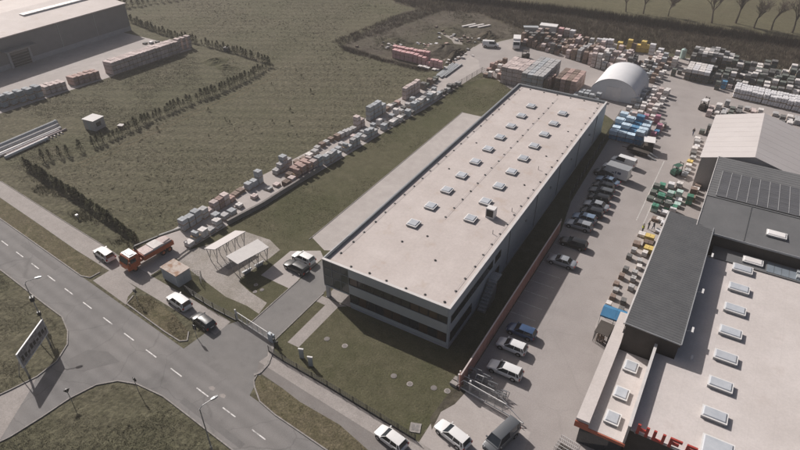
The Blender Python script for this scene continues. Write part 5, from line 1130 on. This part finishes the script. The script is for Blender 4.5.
# --- dark tall stacks at the right rear
G8 = 'dark stacks at the rear right of the yard'
grid(-12.6,-3.4,8, 182.4,189.0,5, ['stock_dark','stock_darkgreen','stock_dark'], (3,4), (.8,.95), 'tall dark stacks against the brush', 'the lane end', G8, w=1.26, d=1.5, prob=.97, tops=['stock_dark','stock_grey','stock_dark','stock_pale'])
grid(-2.2,15.0,12, 179.2,188.0,5, ['stock_dark','stock_dark','stock_darkgreen','stock_pale'], (1,4), (.75,.95), 'mixed brush-edge stacks', 'the tall dark stacks', G8, w=1.45, d=1.7, prob=.92, shear=.0, tops=['stock_dark','stock_pale','stock_darkgreen'])
grid(-6.4,15.0,14, 171.6,176.6,3, ['stock_darkgreen','stock_dark','stock_bluegrey','stock_dark','stock_pink'], (2,3), (.75,.95), 'pale-topped dark second block', 'the lane corner', G8, w=1.4, d=1.5, prob=.9, tops=['stock_pale','stock_dark','stock_darkgreen'])
grid(-11.9,-7.4,4, 171.0,176.2,4, ['stock_dark'], (3,3), (.85,.9), 'white-topped dark corner stacks', 'the lane corner', G8, w=1.45, d=1.6, jit=.03, tops=['stock_pale','stock_pale','stock_white'])
row((-15.6,171.8), (-13.2,176.4), 3, ['stock_darkgreen','stock_dark','stock_grey'], [2,1,1], (.8,1.0), 'dark goods', 'the lane corner beside the close dark stacks', G8)
row((-4.2,167.6), (-1.4,170.2), 3, ['stock_darkgreen','stock_blue','stock_pink'], [2,2,1], (.85,1.0), 'blue and dark goods', 'the left end of the white bags', G8)
grid(-1.0,15.4,11, 176.9,178.6,2, ['stock_dark','stock_pale','stock_darkgreen','stock_brown'], (1,3), (.7,.95), 'mixed middle stacks', 'the lane corner', G8, w=1.35, d=1.4, prob=.6)
grid(-23.6,-16.8,6, 178.2,183.6,4, ['stock_brown','stock_pale','stock_pink','stock_bluegrey'], (1,3), (.6,.95), 'mixed lane-end stock', 'the yellow goods', G4, prob=.75, jit=.25, w=1.3, d=1.35)
# --- white bags
G9 = 'white bagged goods'
grid(.6,16.4,13, 164.6,168.0,3, 'stock_white', (2,2), (1.0,1.15), 'white bagged goods', 'the aisle', G9, w=1.3, d=1.5, bags=True, jit=.05, shear=-.12)
# --- between the bags and the white hall
G10 = 'pallets behind the white hall'
grid(-3.6,6.8,8, 149.0,157.4,5, ['stock_pink','stock_pale','stock_grey','stock_darkgreen','stock_dark','stock_grey'], (1,2), (.5,.85), 'mixed pallets behind the white hall', 'the aisle', G10, prob=.72, w=1.15, d=1.4)
row((-3.4,138.4), (5.6,142.6), 8, ['stock_darkgreen','stock_dark','stock_bluegrey','stock_grey'], [1,2], (.8,1.0), 'dark pallets', 'the aisle along the rear of the white hall', G10)
grid(8.4,16.0,6, 146.4,157.4,5, ['stock_pale','stock_grey','stock_dark'], (1,2), (.4,.8), 'low slabs behind the hall', 'the ridge', G10, prob=.6, w=1.2, d=1.6)
# --- along the white hall's flank
G11 = 'goods along the white hall flank'
row((-3.4,116.6), (-3.6,134.4), 10, ['stock_bluegrey','stock_grey','stock_pale','stock_yellow','stock_grey','stock_dark','stock_pale','stock_white','stock_grey','stock_pale'], [1], (.5,1.0), 'mixed goods', 'the solar hall along the flank of the white hall', G11, jit=.3)
row((-1.2,106.2), (-.6,113.0), 5, ['stock_green','stock_brown','stock_brown','stock_pale','stock_brown'], [2,1,2,1,1], (.6,.9), 'brown and green goods', 'the solar hall corner', G11, jit=.2)
# --- green-wrapped goods and garden ware
G12 = 'green goods beside the solar hall'
grid(-7.4,-3.0,4, 100.4,108.0,5, ['stock_green','stock_mint','stock_green','stock_pale'], (1,2), (.5,.75), 'green and white packs', 'the yard lane', G12, prob=.85, jit=.25, tops=['stock_mint','stock_white','stock_green','stock_darkgreen'])
row((-6.6,109.6), (-3.6,111.6), 3, ['stock_green','stock_white','stock_pale'], [1], (.8,1.1), 'tall green and white packs', 'the dark green forklift', G12)
row((-5.6,97.6), (-2.4,99.0), 4, ['stock_brown','stock_pale','stock_brown','stock_grey'], [1], (.3,.6), 'timber goods', 'the two lane lines', G12, jit=.3)
row((-4.0,94.2), (-3.8,97.0), 2, 'stock_white', [1], (.4,.6), 'white round-cornered goods', 'the pair of people', G12, bags=True)
# --- yellow packs and small crates before the shop
G13 = 'goods in front of the shop hall'
row((-4.6,87.4), (-4.9,90.8), 3, ['stock_yellow','stock_brown','stock_yellow'], [1,1,1], (.7,1.0), 'yellow packs', 'the small crates in front of the shop', G13, w=1.5, d=1.2)
row((-6.6,88.4), (-6.4,91.6), 2, ['stock_brown','stock_pale'], [1], (.4,.6), 'low brown goods', 'the yellow packs, on the lane side', G13)
grid(-6.7,-4.9,2, 71.0,86.0,9, ['stock_grey','stock_brown'], (1,1), (.35,.75), 'small crates on the pale forecourt', 'the blue canopy', G13, prob=.75, w=.8, d=.9, jit=.25, tops=['stock_dark','stock_brown','stock_pale','stock_grey'], name='crate_stack', cat='crates')
# --- warehouse yard
G14 = 'brick stacks in front of the warehouse'
for i in range(2):
    row((-148.9+1.75*i,95.2), (-147.4+1.75*i,116.0), 17, 'stock_pink', [3], (1.0,1.06), 'pink-brown bricks', 'the near end of the long warehouse stack, %s line' % ('warehouse-side' if i == 0 else 'field-side'), G14, w=1.74, d=1.29, jit=.006, rz=.07)
row((-146.9,118.0), (-146.5,121.4), 3, 'stock_pink', [3], (1.0,1.1), 'pink-brown bricks', 'the far end gap of the long warehouse stack', G14, w=1.9, d=1.15, rz=.07, jit=.02)
for i in range(2): row((-150.9+1.5*i,85.0), (-149.8+1.5*i,90.8), 5, 'stock_red', [2,2,2,2,2,1], (.9,1.0), 'red-brown bricks', 'the near end of the short warehouse stack, %s line' % ('warehouse-side' if i == 0 else 'field-side'), G14, w=1.45, d=1.2, jit=.04, rz=.1)
for i in range(2): row((-151.8+1.5*i,77.6), (-150.8+1.5*i,81.6), 4, 'stock_pink', [2], (.85,.95), 'pale pink bricks', 'the grey tarpaulin blocks, %s line' % ('warehouse-side' if i == 0 else 'field-side'), G14, w=1.45, d=1.15, jit=.04, rz=.1)
row((-152.2,67.4), (-150.4,75.4), 5, 'stock_bluegrey', [2], (1.25,1.45), 'grey tarpaulin-covered goods', 'the left picture edge in the warehouse yard', G14, w=2.6, d=1.5, jit=.1, rz=.12, bags=True)
row((-154.6,64.2), (-153,66.2), 2, 'stock_bluegrey', [2,1], (1.1,1.2), 'grey covered goods', 'the left picture edge behind the tarpaulin row', G14, w=2.2, d=1.6, bags=True)
row((-152.2,118.8), (-149.4,122.6), 4, ['stock_red','stock_brown','stock_pale'], [1], (.5,.9), 'mixed bricks', 'the warehouse corner near the conifers', G14, jit=.4)
row((-160.5,116.8), (-158.0,119.6), 3, ['stock_dark','stock_white','stock_dark'], [1], (.3,.6), 'small dark heaps', 'the warehouse wall end', G14, jit=.3)
# --- pipes and beams on the grass by the white hut
pa = math.atan2(66.6-53.5, -130.8+130.3)
for k, (x, y, L, r, m_, lab) in enumerate([(-131.4,52,32,.55,'stock_bluegrey','thick grey pipe lying farthest from the street'),(-130.2,52.4,30,.42,'stock_grey','grey pipe second from the warehouse side'),(-129.0,59.0,16,.26,'frame_white','white pipe with short crosspieces in the middle of the heap'),
        (-128.2,58.6,15,.22,'stock_pale','pale pipe beside the crosspieces'),(-127.4,60.2,14,.22,'stock_pink','pinkish pipe in the pipe heap'),(-126.4,57.2,10,.35,'frame_white','short thick white pipe nearest the conifer row'),(-128.6,54.2,8,.3,'frame_white','short white pipe at the near end of the heap')]):
    t = thing('pipe', lab, 'pipe', (x, y, r), pa+R(pr.uniform(-1.5,1.5)), 'pipes lying on the grass'); n = 12
    mb = MB(); rg = lambda xx, rr: [(xx, rr*math.cos(2*math.pi*i/n), rr*math.sin(2*math.pi*i/n)) for i in range(n)]
    mb.loft([rg(-L/2, r*.85), rg(-L/2, r), rg(L/2, r), rg(L/2, r*.85), rg(L/2-.8, r*.85)], cap=False); obj('shell', mb, m_, t)
    obj('socket', MB().tube((L/2-.5,0,0),(L/2-.1,0,0),r*1.12,r*1.12,12,cap=False), m_, t)
for k in range(7):
    t = thing('sleeper', '%s timber crosspiece from the near end under the white pipes' % nth(k+1), 'timber', (-127.2, 60.5+.85*k, .0), R(-8), 'timber crosspieces by the pipes')
    obj('beam', MB().box(-1.0,-.12,0,1.0,.12,.2), 'stock_pale', t); obj('wedge', MB().box(.7,-.1,.2,.9,.1,.34), 'timber', t)
tx_ = thing('wooden_box', 'small brown box in the grass right of the white cabin', 'box', (-117.6, 74.2, 0), .3); obj('box', MB().box(-.6,-.5,.0,.6,.5,.7), 'stock_brown', tx_); obj('lid', MB().box(-.65,-.55,.702,.65,.55,.78), 'stock_pale', tx_)
tx_ = thing('feed_box', 'small pale-lidded box beside the far conifer row', 'box', (*(-134.19,125.07), 0), .2); obj('box', MB().box(-.8,-.6,.0,.8,.6,1.0), 'stock_dark', tx_); obj('lid', MB().box(-.9,-.7,1.002,.9,.7,1.12), 'stock_pale', tx_)
# --- debris on the dug-over plot
for k, (px, py, L) in enumerate([(0,0,5.5),(1,0,6.0),(2,0,5.0)]):
    t = thing('concrete_slab', '%s pale concrete slab lying in the brush, from the left' % nth(k+1), 'slab', (-82.5+2.4*k, 184.5+.8*k, .05), R(62), 'long slabs in the brush')
    obj('slab', MB().box(-L/2,-.45,0,L/2,.45,.3), 'stock_pale', t); obj('edge', MB().box(-L/2,-.47,.301,L/2,-.40,.36), 'stock_pale', t)

def shows(sp):
    x, y, h = sp[0], sp[1], sum(sp[3]); d2 = x*x+y*y+3300
    return (sp[6]*sp[7]*.5 + h*max(sp[6], sp[7])*.8)/d2
SPECS.sort(key=shows, reverse=True)
for sp in SPECS[:290]: build_stack(*sp)
build_rest(SPECS[290:])
# ---------------------------------------------------------------- conifers
vr = random.Random(77)
def conifer_mesh(seed):
    r = random.Random(seed); mb = MB()
    H_ = 1.0
    for k in range(230):
        z = r.random()**.8; rad = .26*(1-z)**.75*(.55+.5*r.random())+.015; a = r.uniform(0, 2*math.pi)
        c = Vector((rad*math.cos(a), rad*math.sin(a), .04+z*.96))
        d = Vector((math.cos(a+r.uniform(-.7,.7)), math.sin(a+r.uniform(-.7,.7)), r.uniform(.4,1.8))).normalized()*r.uniform(.07,.15)
        s = Vector((-math.sin(a), math.cos(a), r.uniform(-.4,.4))).normalized()*r.uniform(.02,.045)
        mb.add([c-s, c+s, c+d], [(0,1,2)])
    m = bpy.data.meshes.new('crown'); m.from_pydata(mb.v, [], mb.f); return m
CM = [conifer_mesh(i) for i in range(5)]; TM = MB().tube((0,0,0),(0,0,.8),.03,.01,5).mesh('trunk')
def conifer(x, y, h, label, group):
    t = thing('conifer', label, 'conifer', (x, y, 0), vr.uniform(0, 6.28), group)
    w_ = vr.uniform(.95, 1.45)
    inst('trunk', TM, 'bark', t, scale=(h, h, h)); inst('crown', vr.choice(CM), 'conifer', t, scale=(h*w_, h*w_, h))
def conifer_row(pts, gap, hh, frm, group, jit=.2, drop=.08):
    i = 0
    for a, b in zip(pts[:-1], pts[1:]):
        L = math.hypot(b[0]-a[0], b[1]-a[1]); n = int(L/gap)
        for k in range(n):
            if vr.random() < drop: continue
            f = k/n; i += 1
            conifer(a[0]+(b[0]-a[0])*f+vr.uniform(-jit,jit), a[1]+(b[1]-a[1])*f+vr.uniform(-jit,jit), vr.uniform(*hh), '%s young conifer from %s' % (nth(i), frm), group)
conifer_row([(-118.6,52.2),(-105.4,50.6),(-94.4,49.1),(-84,47.4),(-77.6,46.2)], .85, (1.6,2.6), 'the pipe heap in the hedge along the street path', 'hedge of conifers along the street path', 0.15, .05)
conifer_row([(-118.4,55.6),(-116.4,60),(-115.4,64)], 1.25, (1.9,2.8), 'the hedge corner towards the white hut', 'conifers between hut and field', .25, .2)
conifer_row([(-115.2,65),(-114.8,70),(-115.2,78),(-115.0,90),(-113.4,101),(-113.6,113),(-114.5,122.6)], 1.05, (1.6,2.6), 'the white hut towards the far corner of the field', 'conifers along the long field edge', .22, .06)
conifer_row([(-183,130),(-164,126.2),(-146,125.2),(-129,124.4),(-115.2,123.0)], 1.2, (1.6,2.7), 'the warehouse corner in the far cross row', 'conifers of the far cross row', .25, .06)
conifer_row([(-200,139.5),(-195,150.5),(-191,159),(-186,170)], 1.9, (2.4,3.4), 'the warehouse gable in the row behind it', 'conifers behind the warehouse', .3, .05)
for i in range(16):
    conifer(-110+1.9*i+vr.uniform(-1,1), vr.uniform(72,128), vr.uniform(.6,1.2), '%s dark seedling scattered in the open field, counted from the conifer row' % nth(i+1), 'seedlings in the field')
# ---------------------------------------------------------------- bare trees
def bare_tree(x, y, h, seed, label):
    r = random.Random(seed); trunk = MB(); crown = MB()
    def grow(p, d, L, rad, lev):
        n = 3 if lev < 3 else 2; q = p
        for k in range(n):
            d = (d + Vector((r.uniform(-1,1), r.uniform(-1,1), r.uniform(-.3,.5)))*(.12+.06*lev)).normalized()
            e = q + d*(L/n); (trunk if lev == 0 else crown).tube(q, e, max(.022, rad*(1-.35*k/n)), max(.018, rad*(1-.35*(k+1)/n)), 5 if lev < 2 else 3, cap=False); q = e
            if lev >= 1 and lev < 5 and k < n-1 and r.random() < .7:
                s = (d + Vector((r.uniform(-1,1), r.uniform(-1,1), r.uniform(-.2,.8)))*.8).normalized(); grow(q, s, L*.6, rad*.5, lev+1)
        if lev < (6 if L > .9 else 5):
            for k in range(r.choice((2,3,3) if lev else (4,5))):
                s = (d + Vector((r.uniform(-1,1), r.uniform(-1,1), r.uniform(-.1,.6)))*(.75 if lev else .7)).normalized()
                grow(q, s, L*r.uniform(.62,.8), rad*.58, lev+1)
    grow(Vector((0,0,0)), Vector((r.uniform(-.05,.05), r.uniform(-.05,.05), 1)).normalized(), h*.20, h*.017, 0)
    t = thing('bare_tree', label, 'tree', (x, y, 0), 0, 'leafless trees beyond the hedge line')
    obj('trunk', trunk, 'bark', t); obj('crown', crown, 'twig', t)
for i, (x, y, h, lab) in enumerate([(-41.5,228,15,'slim leafless tree, leftmost of the trees at the top'),(-35.6,228.6,16,'leafless tree second from the left at the top edge'),(-27.5,230,12,'small leafless tree third from the left at the top edge'),
        (-13.3,229,19,'broad leafless tree fourth from the left, left of the dark trunk'),(-6.3,233,21,'leafless tree with the thick dark trunk at the top edge'),(-.5,230,16,'leafless tree just right of the dark trunk'),
        (4.6,230.5,17,'leafless tree second from the right at the top edge'),(10.6,231,19,'leafless tree at the top right corner'),(17.5,229,18,'leafless tree right of the picture corner')]):
    bare_tree(x, y, h, 300+i, lab)
# ---------------------------------------------------------------- masses nobody could count
def blades(name, pts, hh, ww, per, material, lean=.35, spread=.25, seed=1):
    """many upright blade triangles round given ground points, one mesh"""
    g = np.random.default_rng(seed); pts = np.asarray(pts, float); n = len(pts)*per
    base = np.repeat(pts, per, 0) + np.c_[g.normal(0, spread, (n, 2)), np.zeros(n)]
    h = g.uniform(hh[0], hh[1], n)*np.repeat(g.uniform(.6, 1.15, len(pts)), per); wd = g.uniform(ww[0], ww[1], n); a = g.uniform(0, 2*np.pi, n)
    s = np.c_[np.cos(a), np.sin(a), np.zeros(n)]*wd[:, None]/2; tip = base + np.c_[g.normal(0, lean, (n, 2))*h[:, None], h]
    v = np.stack([base-s, base+s, tip], 1).reshape(-1, 3)
    me = bpy.data.meshes.new(name); me.vertices.add(len(v)); me.vertices.foreach_set('co', v.ravel())
    me.loops.add(3*n); me.loops.foreach_set('vertex_index', np.arange(3*n, dtype=np.int32))
    me.polygons.add(n); me.polygons.foreach_set('loop_start', np.arange(0, 3*n, 3, dtype=np.int32)); me.update(); me.validate()
    me.materials.append(M[material]); o = bpy.data.objects.new(name, me); C.objects.link(o); o['kind'] = 'stuff'; return o
def inside(x, y, poly):
    c = np.zeros(len(x), bool); n = len(poly)
    for i in range(n):
        x1, y1 = poly[i]; x2, y2 = poly[(i+1) % n]
        k = ((y1 > y) != (y2 > y)) & (x < (x2-x1)*(y-y1)/(y2-y1+1e-12)+x1); c ^= k
    return c
def scatter(poly, n, seed, holes=()):
    g = np.random.default_rng(seed); P_ = np.array(poly); lo, hi = P_.min(0), P_.max(0)
    x = g.uniform(lo[0], hi[0], n); y = g.uniform(lo[1], hi[1], n); k = inside(x, y, poly)
    for h in holes: k &= ~inside(x, y, h)
    return np.c_[x[k], y[k], np.zeros(k.sum())]
def stuff(o, label, cat): o['label'] = label; o['category'] = cat
FIELD = [(-114,50),(-94,48.2),(-78,46),(-76.8,56),(-76.2,72),(-73.8,90),(-72.8,106),(-71.8,122),(-70.4,138),(-75,140),(-90,141),(-104,142),(-108,152),(-111,190),(-106,199),(-180,205),(-240,160),(-190,135),(-115,124),(-113,100),(-114,70)]
def clumpy(p, s, thr, seed):
    g = np.random.default_rng(seed); ph = g.uniform(0, 6.28, 12); f = g.normal(0, 1/s, (12, 2)); v = sum(np.sin(p[:,0]*f[i,0]+p[:,1]*f[i,1]+ph[i]) for i in range(12))/np.sqrt(6)
    return p[v+g.normal(0, .6, len(p)) > thr]
p = clumpy(scatter(FIELD, 60000, 1), 5, .1, 5); stuff(blades('field_grass', p, (.08,.22), (.05,.12), 4, 'grass_blade', .5, .22, 2), 'dry tussocky grass covering the open field', 'grass')
p = clumpy(scatter([(-150,52),(-119,50),(-116,60),(-116,100),(-116,122),(-144,121),(-146,92),(-149,66)], 14000, 3), 4, .2, 6); stuff(blades('yard_edge_grass', p, (.08,.22), (.05,.12), 4, 'grass_blade', .5, .22, 4), 'rough grass between the conifer row and the warehouse yard', 'grass')
p = np.concatenate([scatter(verge_a, 9000, 7), scatter(verge_b, 2200, 8), scatter(verge_c, 6000, 9)]); p = p[p[:,0] > -125]; p[:,2] = .03
p = clumpy(p, 2, .1, 7); stuff(blades('verge_grass', p, (.05,.13), (.03,.07), 4, 'grass_blade', .6, .12, 10), 'patchy worn grass on the street verges', 'grass')
p = clumpy(scatter([(-100,-10),(-70.5,10),(-67.6,17.5),(-66.8,20.5),(-67,23.4),(-68.4,25.6),(-70.5,27.2),(-78,28.8),(-110,31.8)], 30000, 11), 2.5, .2, 8)
q = clumpy(scatter([(-62.2,8),(-60.2,13.5),(-59.2,20.5),(-58.2,23.2),(-56.4,25.0),(-54,25.8),(-47,25.6),(-28,23.6),(-20,22),(-40,5)], 22000, 12), 2.5, .2, 9)
stuff(blades('corner_grass', np.concatenate([p, q]), (.05,.14), (.03,.08), 4, 'grass_blade', .6, .14, 13), 'rough dry grass on the corners of the road junction', 'grass')
LAWN = [(-43.4,40.2),(-20.2,38.2),(-20.2,88),(-22.4,88),(-22.6,51.2),(-43.4,50)]
p = clumpy(scatter(LAWN, 30000, 14, [[(-42.5,41),(-40.6,41),(-40.6,52),(-42.5,52)]]), 2, .3, 10); stuff(blades('lawn_grass', p, (.03,.09), (.02,.05), 4, 'weed', .6, .1, 15), 'short grass of the front lawn', 'grass')
p = clumpy(scatter([(-69.2,60),(-55,58),(-55,121),(-45,123),(-45,139),(-57,145),(-62,133),(-64,112),(-66,88),(-67,75)], 26000, 16), 3, .3, 11); stuff(blades('strip_grass', p, (.04,.14), (.03,.07), 4, 'weed', .6, .12, 17), 'green grass strip between the storage strip and the concrete apron', 'grass')
p = clumpy(scatter([(-118,48.5),(-94,45.6),(-79,43.6),(-78,45.6),(-94,48.4),(-118,51.2)], 5200, 18), 2, 0, 12); stuff(blades('path_weeds', p, (.15,.5), (.03,.07), 6, 'weed', .45, .15, 19), 'weedy growth between the street path and the conifer hedge', 'weeds')
p = clumpy(scatter(FIELD, 11000, 41), 9, .35, 15); stuff(blades('field_tussocks', p, (.12,.34), (.05,.11), 9, 'weed', .55, .16, 42), 'darker tussocks dotted over the open field', 'grass')
# brush and hedge at the back
BR = [(-118,197),(-104,193),(-86,200),(-62,188),(-36,191),(-13,190.5),(60,193),(120,190),(120,213),(14,215.5),(-60,214),(-90,210),(-130,207)]
p = scatter(BR, 15000, 20); stuff(blades('dry_brush', p, (.5,1.5), (.04,.10), 9, 'brush_brown', .35, .5, 21), 'brown dry brushwood band behind the storage yard', 'brush')
g_ = np.random.default_rng(22); xx = g_.uniform(-135, 120, 5200); yy = np.interp(xx, [-135,-90,-60,14,120], [209,212,216,217.5,214]) + g_.normal(0, 1.2, len(xx))
stuff(blades('hedgerow', np.c_[xx, yy, np.zeros(len(xx))], (1.0,3.0), (.08,.22), 12, 'hedge_dark', .25, .5, 23), 'dark leafless hedgerow line behind the brush', 'hedge')
p = np.concatenate([scatter([(-112,148),(-107,146),(-104,160),(-100,185),(-98,196),(-106,194),(-110,180)], 2200, 24), scatter([(-108,146),(-103,142.4),(-76,139.8),(-74,141.6),(-90,143),(-104,146)], 1500, 25)])
stuff(blades('plot_weeds', p, (.3,1.0), (.04,.1), 8, 'brush_brown', .4, .35, 26), 'brown weeds round the edge of the dug-over plot', 'weeds')
p = clumpy(scatter([(-104,148),(-75,150),(-73,168),(-64,184),(-66,196),(-86,201),(-102,192)], 6000, 27), 6, .4, 13); stuff(blades('plot_scrub', p, (.15,.55), (.04,.1), 7, 'weed', .5, .3, 28), 'green and brown scrub over the dug-over plot', 'weeds')
# ---------------------------------------------------------------- earth mounds on the dug-over plot
def mound(label, cx, cy, rx, ry, h, rz, seed, material='mud'):
    r = random.Random(seed); n, m_ = 26, 9; rings = []
    ph = [r.uniform(0, 6.28) for _ in range(6)]
    for k in range(m_):
        f = k/(m_-1); rg = []
        for i in range(n):
            a = 2*math.pi*i/n; w_ = 1+.16*math.sin(2*a+ph[0])+.10*math.sin(3*a+ph[1])+.06*math.sin(5*a+ph[2])
            q = (1-f)*w_; z = h*(math.sin(f*math.pi/2)**1.4)*(1+.15*math.sin(4*a+ph[3])) + r.uniform(-.06,.08)*(0 < k < m_-1)
            rg.append((q*rx*math.cos(a)+r.uniform(-.1,.1)*(k > 0), q*ry*math.sin(a)+r.uniform(-.1,.1)*(k > 0), z if k else -.02))
        rings.append(rg)
    mb = MB().loft(rings, cap=False); o = obj('earth_mound', mb, material); o.location = (cx, cy, 0); o.rotation_euler = (0,0,rz); tag(o, label, 'earth mound')
mound('long low grassy earth mound in the middle of the dug-over plot', -78.5, 158.5, 5.5, 9, 1.6, R(-8), 1)
mound('dark earth bank along the lane of the dug-over plot', -73.6, 156.5, 1.9, 8.5, 1.2, R(6), 2, 'brush_floor')
mound('brownish earth heap beside the white car at the far corner', -72.6, 177.5, 3.2, 4.5, 1.4, R(20), 3, 'brush_floor')
mound('small earth heap at the left of the dug-over plot', -94.5, 158.5, 4.5, 3.0, .9, R(10), 4)
mound('broad low earth heap at the rear of the dug-over plot', -84.5, 176.5, 7, 4, 1.0, R(-15), 5)
mound('low grassy rise beside the far conifer corner', -130.5, 116.5, 4.5, 3.0, .9, R(30), 6, 'lawn')
mound('smaller grassy rise beside the far conifer corner', -124.5, 114.8, 3.5, 2.4, .7, R(10), 7, 'lawn')
rk = random.Random(31)
def rubble(label, cx, cy, n, sx, sy, kinds, smin=.25, smax=.9):
    t = thing('rubble_heap', label, 'rubble', (cx, cy, 0), 0, 'rubble on the dug-over plot')
    for i in range(n):
        s = rk.uniform(smin, smax); x, y = rk.gauss(0, sx), rk.gauss(0, sy)
        P8 = [(x+s*(dx+rk.uniform(-.2,.2)), y+s*(dy+rk.uniform(-.2,.2)), max(0, s*(dz+rk.uniform(-.15,.15)))) for dz in (0,.6) for dx, dy in ((-.5,-.5),(.5,-.5),(.5,.5),(-.5,.5))]
        obj('chunk', MB().add(P8, [(0,3,2,1),(4,5,6,7),(0,1,5,4),(1,2,6,5),(2,3,7,6),(3,0,4,7)]), rk.choice(kinds), t)
rubble('scattered pale rubble on top of the plot near the pink bricks', -82.5, 160.5, 26, 3.0, 2.2, ['stock_pale','stock_red','stock_dark','stock_white'])
rubble('pale rubble strewn along the track on the plot', -77.5, 171.5, 34, 4.5, 2.6, ['stock_pale','stock_grey','stock_brown'])
rubble('brown timber and rubble along the lane bank', -71.8, 152.8, 24, 1.0, 4.0, ['stock_brown','stock_pale','stock_brown'])
rubble('rubble and scrap behind the pink brick lines', -93.0, 153.5, 18, 3.5, 2.0, ['stock_pale','stock_brown','stock_dark'])
# worn tracks on the plot and dirt by the gate
struct('dirt_track', MB().sheet([(-72.6,150.2),(-71.4,158),(-75,165),(-79.5,171),(-85,174.5),(-88,173),(-81,168.5),(-77,163.5),(-74.4,158),(-75.0,151)], .016), 'gravel_pale')
struct('dirt_patch', MB().sheet([(-19.56,47.55),(-17.86,46.34),(-18.23,44.00),(-19.17,42.08),(-18.91,39.28),(-19.90,40.64),(-19.70,44.18)], .022), 'mud')

# ---------------------------------------------------------------- thin spring haze
hz = bpy.data.materials.new('haze'); hz.use_nodes = True; nt = hz.node_tree
for n_ in list(nt.nodes):
    if n_.type == 'BSDF_PRINCIPLED': nt.nodes.remove(n_)
pv = nt.nodes.new('ShaderNodeVolumePrincipled'); pv.inputs['Color'].default_value = (.95, .92, .90, 1); pv.inputs['Density'].default_value = .00035; pv.inputs['Anisotropy'].default_value = .2
nt.links.new(pv.outputs[0], nt.nodes['Material Output'].inputs['Volume'])
mb = MB().box(-1600,-800,-1,1600,1900,64); me = mb.mesh('haze'); me.materials.append(hz)
o = bpy.data.objects.new('haze', me); C.objects.link(o); o['kind'] = 'stuff'
